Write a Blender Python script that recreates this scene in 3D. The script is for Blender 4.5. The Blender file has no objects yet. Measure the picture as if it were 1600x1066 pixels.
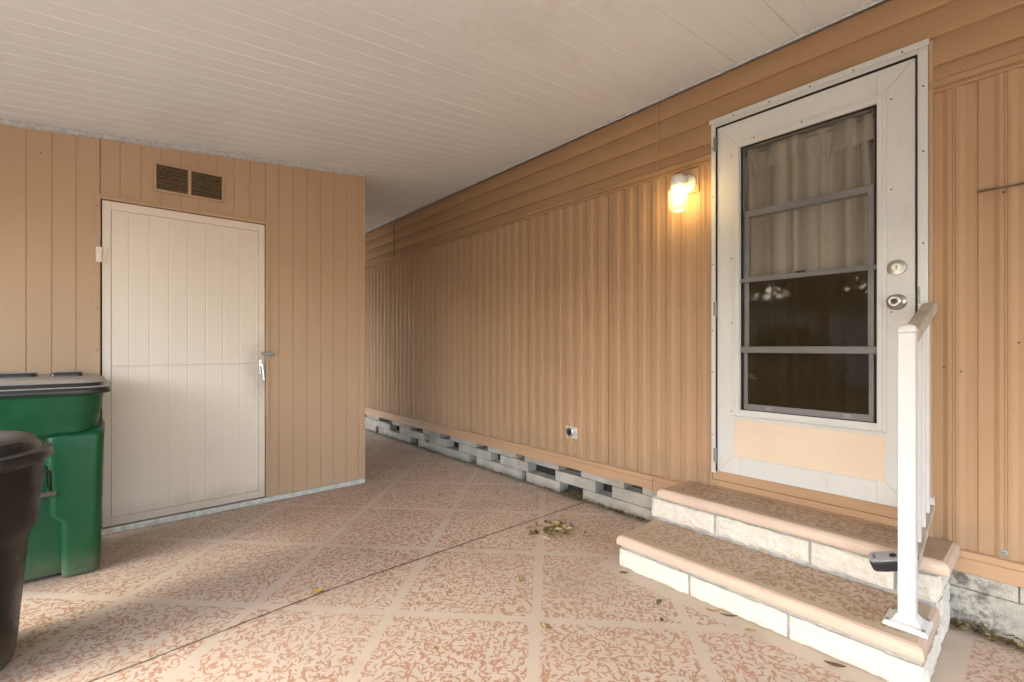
import bpy, bmesh, math, random
from mathutils import Vector, Matrix
R = math.radians
rnd = random.Random(7)
scene = bpy.context.scene
C = scene.collection

# ------------------------------------------------------------------ camera, world, light
cam_d = bpy.data.cameras.new('camera')
cam = bpy.data.objects.new('camera', cam_d); C.objects.link(cam)
cam.location = (0, 0, 1.12)
cam.rotation_euler = (R(90), 0, R(-41.05))
cam_d.sensor_width = 36; cam_d.lens = 36 * 717.5 / 1600
cam_d.shift_y = 9 / 1600
cam_d.clip_start = 0.02; cam_d.clip_end = 500
scene.camera = cam

world = bpy.data.worlds.new('World'); scene.world = world
world.use_nodes = True
wn = world.node_tree; wn.nodes.clear()
sky = wn.nodes.new('ShaderNodeTexSky'); sky.sky_type = 'NISHITA'; sky.sun_disc = False
SUN_EL, SUN_AZ = R(33), R(276)          # azimuth: clockwise from +y
sky.sun_elevation = SUN_EL; sky.sun_rotation = SUN_AZ
sky.air_density = 1.0; sky.dust_density = 2.0; sky.ozone_density = 1.2
bg = wn.nodes.new('ShaderNodeBackground'); bg.inputs['Strength'].default_value = 0.15
wo = wn.nodes.new('ShaderNodeOutputWorld')
wn.links.new(sky.outputs[0], bg.inputs[0]); wn.links.new(bg.outputs[0], wo.inputs[0])

sd = bpy.data.lights.new('sun', 'SUN'); sd.energy = 0.5; sd.angle = R(22); sd.color = (1.0, 0.96, 0.86)
sun = bpy.data.objects.new('sun', sd); C.objects.link(sun)
dirv = Vector((math.sin(SUN_AZ) * math.cos(SUN_EL), math.cos(SUN_AZ) * math.cos(SUN_EL), math.sin(SUN_EL)))
sun.rotation_euler = dirv.to_track_quat('Z', 'Y').to_euler()
sun.location = (-8, -4, 8)

scene.view_settings.view_transform = 'Standard'
scene.view_settings.look = 'None'
scene.view_settings.exposure = 3.25
scene.view_settings.gamma = 1.0
scene.cycles.max_bounces = 10
scene.cycles.diffuse_bounces = 6
scene.cycles.sample_clamp_indirect = 6

# ------------------------------------------------------------------ node helper
class M:
    """small material builder: S sockets with arithmetic"""
    def __init__(s, name):
        s.m = bpy.data.materials.new(name); s.m.use_nodes = True
        s.t = s.m.node_tree; s.t.nodes.clear()
        s.out = s.t.nodes.new('ShaderNodeOutputMaterial')
        s._o = None
    def node(s, typ, **kw):
        n = s.t.nodes.new(typ)
        for k, v in kw.items(): setattr(n, k, v)
        return n
    def link(s, a, b):
        if isinstance(a, S): a = a.s
        if hasattr(a, 'is_output') or hasattr(a, 'node'): s.t.links.new(a, b)
        else: b.default_value = a
    def obj(s):
        if s._o is None: s._o = s.node('ShaderNodeNewGeometry').outputs['Position']
        return s._o
    def math(s, op, a, b=0.0, c=0.0, clamp=False):
        n = s.node('ShaderNodeMath', operation=op, use_clamp=clamp)
        s.link(a, n.inputs[0]); s.link(b, n.inputs[1]); s.link(c, n.inputs[2])
        return S(s, n.outputs[0])
    def xyz(s, v=None):
        n = s.node('ShaderNodeSeparateXYZ'); s.link(v if v is not None else s.obj(), n.inputs[0])
        return [S(s, o) for o in n.outputs]
    def vec(s, x, y, z=0.0):
        n = s.node('ShaderNodeCombineXYZ')
        for i, q in enumerate((x, y, z)): s.link(q, n.inputs[i])
        return n.outputs[0]
    def mapping(s, scale=(1, 1, 1), loc=(0, 0, 0), rot=(0, 0, 0), v=None):
        n = s.node('ShaderNodeMapping'); s.link(v if v is not None else s.obj(), n.inputs[0])
        n.inputs['Scale'].default_value = scale; n.inputs['Location'].default_value = loc; n.inputs['Rotation'].default_value = rot
        return n.outputs[0]
    def noise(s, scale, detail=4, rough=.55, v=None, dist=0.0):
        n = s.node('ShaderNodeTexNoise'); s.link(v if v is not None else s.obj(), n.inputs['Vector'])
        n.inputs['Scale'].default_value = scale; n.inputs['Detail'].default_value = detail
        n.inputs['Roughness'].default_value = rough; n.inputs['Distortion'].default_value = dist
        s._nc = n.outputs['Color']
        return S(s, n.outputs[0])
    def smooth(s, v, a, b, ta=0.0, tb=1.0):
        n = s.node('ShaderNodeMapRange', interpolation_type='SMOOTHSTEP')
        s.link(v, n.inputs[0])
        for i, q in enumerate((a, b, ta, tb)): n.inputs[i + 1].default_value = q
        return S(s, n.outputs[0])
    def mix(s, f, a, b):
        n = s.node('ShaderNodeMix', data_type='RGBA')
        s.link(f, n.inputs[0])
        for q, i in ((a, 6), (b, 7)):
            if isinstance(q, tuple): n.inputs[i].default_value = (*q, 1) if len(q) == 3 else q
            else: s.link(q, n.inputs[i])
        return n.outputs[2]
    def bump(s, h, strength=.3, dist=.005, normal=None):
        n = s.node('ShaderNodeBump'); s.link(h, n.inputs['Height'])
        n.inputs['Strength'].default_value = strength; n.inputs['Distance'].default_value = dist
        if normal is not None: s.link(normal, n.inputs['Normal'])
        return n.outputs[0]
    def pbr(s, col, rough=.6, metal=0.0, normal=None, spec=.5, **kw):
        n = s.node('ShaderNodeBsdfPrincipled')
        if isinstance(col, tuple): n.inputs['Base Color'].default_value = (*col, 1)
        else: s.link(col, n.inputs['Base Color'])
        s.link(rough, n.inputs['Roughness']); s.link(metal, n.inputs['Metallic'])
        n.inputs['Specular IOR Level'].default_value = spec
        if normal is not None: s.link(normal, n.inputs['Normal'])
        for k, v in kw.items(): s.link(v, n.inputs[k])
        s.t.links.new(n.outputs[0], s.out.inputs[0])
        return s.m
class S:
    def __init__(s, m, sock): s.m, s.s = m, sock
    def __add__(a, b): return a.m.math('ADD', a, b)
    def __radd__(a, b): return a.m.math('ADD', b, a)
    def __sub__(a, b): return a.m.math('SUBTRACT', a, b)
    def __rsub__(a, b): return a.m.math('SUBTRACT', b, a)
    def __mul__(a, b): return a.m.math('MULTIPLY', a, b)
    def __rmul__(a, b): return a.m.math('MULTIPLY', b, a)
    def __truediv__(a, b): return a.m.math('DIVIDE', a, b)
    def abs(a): return a.m.math('ABSOLUTE', a)
    def max(a, b): return a.m.math('MAXIMUM', a, b)
    def min(a, b): return a.m.math('MINIMUM', a, b)
    def sin(a): return a.m.math('SINE', a)
    def cos(a): return a.m.math('COSINE', a)

# ------------------------------------------------------------------ materials
def painted(name, col, col2, rough=.5, sc=3.0, streak=None, bump=.12, spec=.4, dirt=None, fine=60, splash=False, grime=None, stain=0):
    m = M(name)
    v = m.mapping(streak) if streak else m.obj()
    n1 = m.smooth(m.noise(sc, 5, .6, v), .3, .7)
    c = m.mix(n1, col, col2)
    n2 = m.noise(fine, 3, .6)
    c = m.mix(m.smooth(n2, .45, .75) * .18, c, tuple(q * .8 for q in col))
    if dirt:
        d = m.smooth(m.noise(9, 6, .7, m.mapping((1, 1, .35))), .60, .80)
        c = m.mix(d * dirt, c, tuple(q * .5 for q in col))
    if grime:
        gv = m.node('ShaderNodeVectorMath', operation='DISTANCE')
        m.link(m.mapping((1, 1, .45), (0, 0, 0)), gv.inputs[0]); gv.inputs[1].default_value = (grime[0], grime[1], grime[2] * .45)
        gd_ = S(m, gv.outputs['Value']) + (m.noise(14, 5, .7) - .5) * .12
        c = m.mix(m.smooth(gd_, .15, .02) * .35, c, (.22, .17, .12))
        c = m.mix(m.smooth(m.xyz()[2] + (m.noise(8, 5, .7) - .5) * .2, .22, .03) * .35, c, (.28, .21, .15))
        c = m.mix(m.smooth(m.noise(38, 5, .75, m.mapping((1, 1, .25))), .68, .76) * .4, c, (.40, .31, .24))
    if stain:
        st_ = m.noise(1.4, 6, .7, m.mapping((1, 1, 1), (5.5, 2.1, 0)))
        c = m.mix(m.smooth(st_, .56, .66) * stain, c, (.44, .38, .29))
        c = m.mix(m.smooth(m.noise(26, 3, .6), .74, .80) * .5, c, (.30, .27, .22))
    if splash:
        zz_ = m.xyz()[2] + (m.noise(4, 5, .7) - .5) * .5
        c = m.mix(m.smooth(zz_, .52, .28) * .28, c, (.20, .16, .12))
        c = m.mix(m.smooth(m.noise(33, 4, .75, m.mapping((1, 1, .12))), .66, .78) * .35, c, tuple(q * .6 for q in col))
    nb = m.bump(m.noise(fine * 2, 3, .6), bump, .001)
    nb = m.bump(m.noise(2.3, 2, .5), .35, .012, nb)
    nb = m.bump(m.noise(11, 2, .5), .18, .004, nb)
    r = m.smooth(m.noise(6, 4, .6), .3, .7, rough - .07, rough + .1)
    return m.pbr(c, r, 0, nb, spec)

SID = (.45, .285, .166); SID2 = (.405, .253, .143)
mat_siding = painted('siding_paint', SID, SID2, .58, 1.3, (1, 1, .3), .10, .22, .35, splash=True)
mat_band = painted('band_paint', (.42, .256, .138), (.38, .230, .120), .56, 1.5, (1, .3, 1), .10, .25, .3)
mat_trim = painted('trim_paint', (.46, .292, .172), (.42, .262, .150), .5, 2, (1, .4, 1), .1, .35, .5)
mat_shed = painted('shed_paint', (.52, .352, .228), (.475, .318, .202), .5, 1.2, (1, 1, .3), .08, .35, .25)
mat_sheddoor = painted('shed_door_paint', (.80, .705, .61), (.76, .665, .57), .5, 1.6, (1, 1, .5), .08, .35, .3, grime=(.80, 3.65, .95))
mat_ceil = painted('ceiling_paint', (.74, .78, .79), (.70, .74, .75), .5, 1.6, (.25, 1, 1), .05, .3, .15, stain=.13)
mat_white = painted('white_paint', (.64, .635, .61), (.59, .58, .55), .38, 2.5, (1, 1, .5), .06, .5, .5)
mat_rail = painted('white_vinyl', (.70, .69, .68), (.67, .66, .64), .35, 4, None, .03, .5, .12)
mat_railtop = painted('weathered_rail', (.50, .44, .37), (.36, .30, .24), .7, 14, (1, 1, 1), .4, .3, .7)
mat_alu = painted('aluminium', (.175, .165, .158), (.135, .13, .125), .38, 5, (1, .4, 1), .05, .6, .3)
mat_panel = painted('cream_panel', (.72, .585, .44), (.68, .545, .405), .5, 2.5, None, .05, .35, .15)

def mk_caulk():
    m = M('caulk')
    n = m.noise(70, 5, .7)
    c = m.mix(m.smooth(n, .35, .65), (.60, .60, .60), (.40, .40, .41))
    return m.pbr(c, .7, 0, m.bump(m.noise(90, 4, .7), .8, .004), .3)
mat_caulk = mk_caulk()
def mk_galv():
    m = M('galvanised')
    c = m.mix(m.smooth(m.noise(25, 5, .7), .35, .7), (.66, .65, .61), (.44, .43, .40))
    return m.pbr(c, .5, .1, m.bump(m.noise(40, 3), .3, .002), .5)
mat_galv = mk_galv()
def simple(name, col, rough=.5, metal=0.0, bump=0.0, var=.15, sc=30):
    m = M(name)
    c = m.mix(m.smooth(m.noise(sc, 4, .6), .3, .7), col, tuple(q * (1 - var) for q in col))
    return m.pbr(c, rough, metal, m.bump(m.noise(sc * 6, 3), max(bump, .03), .001))
mat_dark = simple('dark_gap', (.02, .017, .014), .8)
mat_seam = simple('mitre_line', (.30, .27, .22), .7)
mat_screw = simple('rusty_screw', (.12, .075, .045), .5, .5, var=.5, sc=200)
mat_nickel = simple('satin_nickel', (.50, .47, .43), .30, 1.0)
mat_zinc = simple('dull_zinc', (.30, .31, .29), .45, .8)
mat_chrome = simple('chrome', (.75, .76, .78), .2, .9)
mat_lampwhite = simple('lamp_enamel', (.78, .76, .73), .35)
mat_ventbrown = simple('vent_slat', (.27, .18, .10), .6, 0, .1, .4, 60)
mat_rubber = simple('dark_rubber', (.035, .035, .042), .5, 0, .2)
mat_boxgrey = simple('grey_plastic', (.36, .36, .37), .45)
mat_key = simple('black_plastic', (.02, .02, .022), .35)
mat_interior = simple('dark_interior', (.045, .03, .02), .7)
mat_innerdoor = simple('inner_door_paint', (.33, .27, .20), .6, 0, .1)

def mk_floor(name, world_bands=True, seed=0.0, base=(.56, .47, .385), fleck=(.355, .182, .112), box=None, sc=1.0):
    m = M(name)
    x, y, z = m.xyz()
    m.noise(9, 3, .6)
    warp = m.node('ShaderNodeVectorMath', operation='MULTIPLY_ADD')
    m.link(m._nc, warp.inputs[0]); warp.inputs[1].default_value = (.03, .03, 0); m.link(m.obj(), warp.inputs[2])
    w0 = warp.outputs[0]
    m.noise(45, 2, .6, w0)
    w2 = m.node('ShaderNodeVectorMath', operation='MULTIPLY_ADD')
    m.link(m._nc, w2.inputs[0]); w2.inputs[1].default_value = (.011, .011, 0); m.link(w0, w2.inputs[2])
    tot = None
    for k, (scl, a, b, keep) in enumerate(((22, .50, .115, .18), (30, .50, .13, .12), (42, .50, .15, .18), (21, .28, .17, .55))):
        v = m.mapping((scl * sc, scl * sc, 0), (3.7 * k + seed, 1.3 * k + seed, 0), (0, 0, .7 * k), w2.outputs[0])
        vo = m.node('ShaderNodeTexVoronoi', voronoi_dimensions='2D', feature='F1')
        m.link(v, vo.inputs['Vector']); vo.inputs['Scale'].default_value = 1.0; vo.inputs['Randomness'].default_value = 1.0
        vx, vy, _ = m.xyz(v); px, py, _ = m.xyz(vo.outputs['Position']); cr, cg, cb = m.xyz(vo.outputs['Color'])
        dx, dy = vx - px, vy - py
        an = cr * 6.2832
        ca, sa = an.cos(), an.sin()
        lx = dx * ca + dy * sa
        ly = dy * ca - dx * sa
        ly = ly + lx * lx * ((cg - .5) * 2.6)
        # pointed ends: width shrinks along the length
        d = (lx / a).abs()
        e = (ly / b).abs() + d * d * .9
        msk = m.smooth(e, 1.0, .84)
        msk = msk * m.smooth(cb, keep, keep + .01)
        tot = msk if tot is None else tot.max(msk)
    border = None
    if world_bands:
        th = R(-45.9); s_ = .6105; ox, oy = .0358, 2.671
        dx, dy = x - ox, y - oy
        wob = (m.noise(1.6, 2) - .5) * .016
        edge = (m.noise(60, 2) - .5) * .012
        u = (dx * math.cos(th) + dy * math.sin(th)) / s_
        w = (dy * math.cos(th) - dx * math.sin(th)) / s_
        for q in (u, w):
            fr = m.math('FRACT', q + .5 + wob)
            dd = (fr - .5).abs() + edge
            bm_ = m.smooth(dd, .038, .031)
            border = bm_ if border is None else border.max(bm_)
        # plain painted margin round the steps and along the skirting
        stx = m.smooth(x, 1.865, 1.875) * m.smooth(y, 1.50, 1.49) * m.smooth(y, .160, .170)
        wl = m.smooth(x, 2.52, 2.53)
        border = border * (1 - m.smooth(x, 1.9, 1.91) * m.smooth(y, .17, .16))
        border = border.max(stx).max(wl)
    elif box:
        x0, x1, y0, y1 = box
        ed = (m.noise(50, 2) - .5) * .02
        border = m.smooth(x + ed, x0 + .008, x0).max(m.smooth(x + ed, x1 - .008, x1)).max(m.smooth(y + ed, y0 + .008, y0)).max(m.smooth(y + ed, y1 - .008, y1))
    tot = tot * (1 - border)
    patch = m.smooth(m.noise(1.1, 3), .25, .75)
    cb_ = m.mix(patch, base, tuple(q * .88 for q in base))
    spk = m.smooth(m.noise(160, 3, .7), .55, .75) * .25
    cb_ = m.mix(spk, cb_, tuple(q * .72 for q in base))
    fl = m.mix(m.smooth(m.noise(3, 3), .3, .7), fleck, (fleck[0] * 1.15, fleck[1] * 1.22, fleck[2] * 1.2))
    fl = m.mix(m.smooth(m.noise(220, 3, .7), .5, .72) * .45, fl, base)
    c = m.mix(tot * .92, cb_, fl)
    worn = m.smooth(m.noise(.9, 5, .65, m.mapping((1, 1, 1), (3.3, 1.7, 0))), .45, .75) * .30
    c = m.mix(worn, c, base)
    c = m.mix(m.smooth(m.noise(1.7, 5, .7, m.mapping((1, 1, 1), (9.1, 4.2, 0))), .60, .72) * .22, c, (.36, .34, .16))
    dirt = m.smooth(m.noise(2.2, 6, .65), .50, .80) * .38
    c = m.mix(dirt, c, (.25, .19, .12))
    if not world_bands:
        c = m.mix(m.smooth(m.noise(5, 5, .7), .5, .8) * .5, c, (.20, .135, .08))
    if world_bands:
        # open joint in the slab
        jy = y - 2.150 - (m.smooth(x, -.2, .9) - 1) * .07 - (m.noise(14, 3) - .5) * .012
        jw = (m.noise(40, 3) - .5) * .007
        j = m.smooth(jy.abs() + jw, .0054, .0026)
        side = m.smooth(jy.abs() + jw * 2, .03, .0) * m.smooth(m.noise(30, 4), .4, .6) * .4
        c = m.mix(side, c, (.20, .14, .08))
        c = m.mix(j, c, (.075, .052, .032))
        # dirt gathered along the foot of the skirting
        wd = m.smooth(x + (m.noise(16, 5) - .5) * .12, 2.50, 2.59) * .8
        c = m.mix(wd, c, (.13, .095, .06))
        hgt = tot * .5 + m.noise(120, 3, .7) * .6 - j * 4
    else:
        hgt = tot * .5 + m.noise(120, 3, .7) * .6
    r = m.smooth(m.noise(5, 4), .3, .7, .36, .56)
    return m.pbr(c, r, 0, m.bump(hgt, .35, .0018), .45)
mat_floor = mk_floor('painted_concrete')
mat_tread1 = mk_floor('tread_paint_lower', False, 5.0, (.50, .395, .29), (.28, .145, .085), (1.965, 2.30, .29, 1.34), .92)
mat_tread2 = mk_floor('tread_paint_upper', False, 9.0, (.45, .345, .25), (.235, .125, .075), (2.27, 2.52, .29, 1.29), .95)
def mk_nose():
    m = M('nosing_paint')
    c = m.mix(m.smooth(m.noise(7, 5, .6, m.mapping((1, .3, 1))), .3, .7), (.60, .47, .37), (.54, .41, .315))
    c = m.mix(m.smooth(m.noise(45, 5, .7), .58, .75) * .5, c, (.28, .20, .14))
    return m.pbr(c, .42, 0, m.bump(m.noise(90, 3), .2, .001), .5)
mat_nose = mk_nose()
def mk_brick():
    m = M('split_face_brick')
    n = m.noise(38, 6, .7)
    c = m.mix(m.smooth(n, .3, .7), (.76, .72, .63), (.64, .59, .505))
    c = m.mix(m.smooth(m.noise(120, 4, .75), .58, .72) * .6, c, (.50, .41, .29))
    c = m.mix(m.smooth(m.noise(11, 5, .7), .66, .74) * .7, c, (.42, .27, .17))
    h = m.noise(30, 6, .65) + m.noise(110, 4, .7) * .5
    return m.pbr(c, .85, 0, m.bump(h, 1.0, .008), .2)
mat_brick = mk_brick()
def mk_mortar(name='mortar', a=(.44, .44, .43), b=(.30, .295, .28)):
    m = M(name)
    c = m.mix(m.smooth(m.noise(30, 6, .7), .3, .7), a, b)
    return m.pbr(c, .9, 0, m.bump(m.noise(70, 5, .7), .8, .004), .2)
mat_mortar = mk_mortar()
def mk_block():
    m = M('concrete_block')
    x, y, z = m.xyz()
    c = m.mix(m.smooth(m.noise(5, 5, .6), .35, .65), (.50, .475, .42), (.38, .36, .32))
    c = m.mix(m.smooth(m.noise(150, 4, .7), .5, .72) * .55, c, (.22, .20, .17))
    c = m.mix(m.smooth(m.noise(60, 4, .7), .60, .72) * .5, c, (.78, .76, .70))
    # mould low down behind the steps, rust spots, soil splash at the foot
    mo = m.smooth(y + (m.noise(12, 5, .7) - .5) * .34, .06, .19) * m.smooth(y, .45, .35)
    c = m.mix(mo * m.smooth(m.noise(28, 5, .7), .38, .62) * .8, c, (.07, .068, .062))
    soil = m.smooth(z + (m.noise(14, 5, .7) - .5) * .08, .045, .0)
    c = m.mix(soil * .45, c, (.10, .08, .05))
    c = m.mix(m.smooth(m.noise(13, 3, .5, m.mapping((1, 1, 1), (4.1, 0, 2.2))), .70, .73) * .8, c, (.16, .09, .04))
    comb = m.math('SINE', y * 900)
    h = m.noise(80, 6, .75) + comb * .07
    return m.pbr(c, .95, 0, m.bump(h, 1.0, .005), .15)
mat_block = mk_block()
def mk_plastic(name, c1, c2, rough, scuff):
    m = M(name)
    c = m.mix(m.smooth(m.noise(5, 4, .6), .3, .7), c1, c2)
    c = m.mix(m.smooth(m.noise(260, 3, .7), .5, .75) * .35, c, tuple(min(1, q * 1.7 + .01) for q in c1))
    sc_ = m.smooth(m.noise(30, 6, .75, m.mapping((1, 1, .3))), .66, .75)
    c = m.mix(sc_ * scuff, c, (.30, .30, .27))
    dz = m.smooth(m.xyz()[2] + (m.noise(9, 5, .7) - .5) * .2, .16, .0)
    c = m.mix(dz * .35, c, (.28, .24, .17))
    nb = m.bump(m.noise(300, 3, .7), .25, .0012)
    nb = m.bump(m.noise(6, 3, .6), .3, .012, nb)
    return m.pbr(c, m.smooth(m.noise(12, 5, .7), .3, .7, rough - .08, rough + .14), 0, nb, .45)
mat_green = mk_plastic('green_plastic', (.005, .098, .035), (.004, .076, .026), .40, .25)
mat_black = mk_plastic('black_can_plastic', (.010, .0085, .008), (.007, .006, .006), .34, .12)
def mk_lid(name, c1, top_col, amt):
    m = M(name)
    g_ = m.node('ShaderNodeNewGeometry')
    nz = m.xyz(g_.outputs['True Normal'])[2]
    up = m.smooth(nz, .80, .97) * m.smooth(m.noise(7, 4, .6), .05, .40)
    c = m.mix(up * amt, c1, top_col)  # upward faces mixed towards a paler tone
    return m.pbr(c, up * .2 + .27, 0, m.bump(m.noise(200, 3), .08, .001), .5)
mat_binlid = mk_lid('pale_top_lid_plastic', (.030, .029, .030), (.46, .455, .44), .75)
mat_lid = mk_lid('black_lid_plastic', (.022, .021, .023), (.10, .10, .107), .8)
mat_axle = simple('axle_steel', (.45, .42, .38), .4, .6)

def mk_glass(name, tint, refl=1.0, dirt=.03, dcol=(.34, .29, .22)):
    m = M(name)
    tr = m.node('ShaderNodeBsdfTransparent'); tr.inputs[0].default_value = (*tint, 1)
    gl = m.node('ShaderNodeBsdfGlossy'); gl.inputs['Roughness'].default_value = .035
    gl.inputs[0].default_value = (1, 1, 1, 1)
    m.link(m.bump(m.noise(3, 2), .06, .01), gl.inputs['Normal'])
    fr = m.node('ShaderNodeFresnel'); fr.inputs[0].default_value = 1.5
    mx = m.node('ShaderNodeMixShader'); m.link(S(m, fr.outputs[0]) * refl, mx.inputs[0])
    m.link(tr.outputs[0], mx.inputs[1]); m.link(gl.outputs[0], mx.inputs[2])
    df = m.node('ShaderNodeBsdfDiffuse'); df.inputs[0].default_value = (*dcol, 1)
    m2 = m.node('ShaderNodeMixShader'); m.link(m.smooth(m.noise(40, 5, .7), .2, .8, dirt * .5, dirt * 1.5), m2.inputs[0])
    m.link(mx.outputs[0], m2.inputs[1]); m.link(df.outputs[0], m2.inputs[2])
    m.link(m2.outputs[0], m.out.inputs[0])
    return m.m
mat_glass = mk_glass('window_glass', (.95, .94, .91), .7, .04)
mat_glass2 = mk_glass('dim_lower_glass', (.50, .44, .33), .50, .24, (.085, .065, .038))  # dim brown reflections of the lower panes put into tint and diffuse colour
def mk_curtain():
    m = M('sheer_curtain')
    d = m.node('ShaderNodeBsdfDiffuse'); t = m.node('ShaderNodeBsdfTranslucent'); p = m.node('ShaderNodeBsdfTransparent')
    w = m.noise(500, 2, .5, m.mapping((1, .2, 1)))
    yy_ = m.xyz()[1]
    fold = m.smooth(m.math('SINE', yy_ * 61 + m.math('SINE', yy_ * 23) * 2.2), -.9, .9, .05, .42)
    cc = m.mix(m.smooth(w, .35, .65), (.74, .68, .60), (.62, .56, .49))
    m.link(cc, d.inputs[0]); m.link(cc, t.inputs[0])
    a = m.node('ShaderNodeMixShader'); a.inputs[0].default_value = .3
    m.link(d.outputs[0], a.inputs[1]); m.link(t.outputs[0], a.inputs[2])
    b = m.node('ShaderNodeMixShader'); m.link(fold, b.inputs[0])
    m.link(a.outputs[0], b.inputs[1]); m.link(p.outputs[0], b.inputs[2])
    m.link(b.outputs[0], m.out.inputs[0])
    return m.m
mat_curtain = mk_curtain()
def mk_emit(name, col, st):
    m = M(name)
    e = m.node('ShaderNodeEmission'); e.inputs[0].default_value = (*col, 1); e.inputs[1].default_value = st
    m.link(e.outputs[0], m.out.inputs[0]); return m.m
mat_bulb = mk_emit('lamp_bulb_glow', (1, .70, .26), 6)
def mk_jar():
    m = M('ribbed_lamp_glass')
    t = m.node('ShaderNodeBsdfTransparent'); t.inputs[0].default_value = (.97, .95, .90, 1)
    g = m.node('ShaderNodeBsdfGlossy'); g.inputs['Roughness'].default_value = .08
    tl = m.node('ShaderNodeBsdfTranslucent'); tl.inputs[0].default_value = (.95, .92, .85, 1)
    lw = m.node('ShaderNodeLayerWeight'); lw.inputs[0].default_value = .35
    a = m.node('ShaderNodeMixShader'); a.inputs[0].default_value = .12
    m.link(t.outputs[0], a.inputs[1]); m.link(tl.outputs[0], a.inputs[2])
    b = m.node('ShaderNodeMixShader'); m.link(S(m, lw.outputs['Fresnel']) * .5, b.inputs[0])
    m.link(a.outputs[0], b.inputs[1]); m.link(g.outputs[0], b.inputs[2])
    m.link(b.outputs[0], m.out.inputs[0]); return m.m
mat_jar = mk_jar()
def mk_leaf(name, c1, c2):
    m = M(name)
    oi = m.node('ShaderNodeObjectInfo')
    c = m.mix(m.smooth(m.noise(60, 4, .7), .35, .65), c1, c2)
    return m.pbr(c, .6, 0, m.bump(m.noise(150, 3), .4, .002), .4)
leafmats = [mk_leaf('dry_leaf_tan', (.42, .30, .13), (.25, .15, .06)), mk_leaf('dry_leaf_olive', (.16, .15, .06), (.09, .08, .035)),
            mk_leaf('dry_leaf_pale', (.55, .47, .30), (.36, .28, .15)), mk_leaf('dry_leaf_brown', (.14, .085, .04), (.08, .05, .025)),
            mk_leaf('dry_leaf_yellow', (.52, .36, .06), (.36, .22, .04))]

# ------------------------------------------------------------------ mesh helpers
def tag(o, label=None, cat=None, group=None, kind=None):
    if label: o['label'] = label
    if cat: o['category'] = cat
    if group: o['group'] = group
    if kind: o['kind'] = kind
    return o
def thing(name, label, cat, loc=(0, 0, 0), group=None):
    o = bpy.data.objects.new(name, None); C.objects.link(o); o.location = loc
    o.empty_display_size = .1
    return tag(o, label, cat, group)
def obj(name, bm, mats, parent=None, smooth=False, bevel=0, seg=2, sub=0):
    me = bpy.data.meshes.new(name)
    bm.normal_update(); bm.to_mesh(me); bm.free()
    o = bpy.data.objects.new(name, me); C.objects.link(o)
    for m_ in (mats if isinstance(mats, (list, tuple)) else [mats]): me.materials.append(m_)
    if parent is not None:
        o.parent = parent
        w = Vector((0, 0, 0)); p = parent
        while p is not None: w += p.location; p = p.parent
        me.transform(Matrix.Translation(-w))
    if smooth:
        for p in me.polygons: p.use_smooth = True
    if bevel:
        b = o.modifiers.new('bevel', 'BEVEL'); b.width = bevel; b.segments = seg; b.limit_method = 'ANGLE'; b.angle_limit = R(40)
        b.harden_normals = False
    if sub:
        s_ = o.modifiers.new('sub', 'SUBSURF'); s_.levels = sub; s_.render_levels = sub
    return o
NB = bmesh.new
def box(bm, x0, x1, y0, y1, z0, z1, mi=0, jit=0.0):
    v = [bm.verts.new((x, y, z)) for x in (x0, x1) for y in (y0, y1) for z in (z0, z1)]
    for f in ((0, 1, 3, 2), (4, 6, 7, 5), (0, 4, 5, 1), (2, 3, 7, 6), (0, 2, 6, 4), (1, 5, 7, 3)):
        fc = bm.faces.new([v[i] for i in f]); fc.material_index = mi
    return v
def bar(bm, a, b, w, h, up=(0, 0, 1), mi=0):
    a, b = Vector(a), Vector(b); d = (b - a).normalized(); up = Vector(up)
    s_ = d.cross(up).normalized(); u = s_.cross(d).normalized()
    v = []
    for p in (a, b):
        for i, j in ((-1, -1), (1, -1), (1, 1), (-1, 1)):
            v.append(bm.verts.new(p + s_ * (i * w / 2) + u * (j * h / 2)))
    for f in ((3, 2, 1, 0), (4, 5, 6, 7), (0, 1, 5, 4), (1, 2, 6, 5), (2, 3, 7, 6), (3, 0, 4, 7)):
        bm.faces.new([v[i] for i in f]).material_index = mi
def lathe(bm, prof, loc=(0, 0, 0), axis='z', n=32, ell=1.0):
    """prof: list of (radius, height)"""
    rings = []
    for r, h in prof:
        ring = []
        for k in range(n):
            t = 2 * math.pi * k / n
            a, b = r * math.cos(t), r * math.sin(t) * ell
            p = {'z': (a, b, h), 'x': (h, a, b), 'y': (a, h, b)}[axis]
            ring.append(bm.verts.new((p[0] + loc[0], p[1] + loc[1], p[2] + loc[2])))
        rings.append(ring)
    for i in range(len(rings) - 1):
        for k in range(n):
            bm.faces.new((rings[i][k], rings[i][(k + 1) % n], rings[i + 1][(k + 1) % n], rings[i + 1][k]))
    bm.faces.new(rings[0][::-1]); bm.faces.new(rings[-1])
    bmesh.ops.recalc_face_normals(bm, faces=bm.faces)
def sheet(bm, prof, back, mapf, mats=None):
    """solid strip: front profile [(s, d)], flat back at depth `back`, mapf(s, d, t) with t = 0, 1"""
    F = [[bm.verts.new(mapf(s_, d, t)) for s_, d in prof] for t in (0, 1)]
    B = [[bm.verts.new(mapf(s_, back, t)) for s_, d in prof] for t in (0, 1)]
    n = len(prof)
    for i in range(n - 1):
        f = bm.faces.new((F[0][i], F[0][i + 1], F[1][i + 1], F[1][i]))
        if mats: f.material_index = mats(i)
        bm.faces.new((B[0][i + 1], B[0][i], B[1][i], B[1][i + 1]))
        bm.faces.new((F[0][i + 1], F[0][i], B[0][i], B[0][i + 1]))
        bm.faces.new((F[1][i], F[1][i + 1], B[1][i + 1], B[1][i]))
    bm.faces.new((F[0][0], F[1][0], B[1][0], B[0][0]))
    bm.faces.new((F[0][-1], B[0][-1], B[1][-1], F[1][-1]))
    bmesh.ops.recalc_face_normals(bm, faces=bm.faces)
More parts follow.
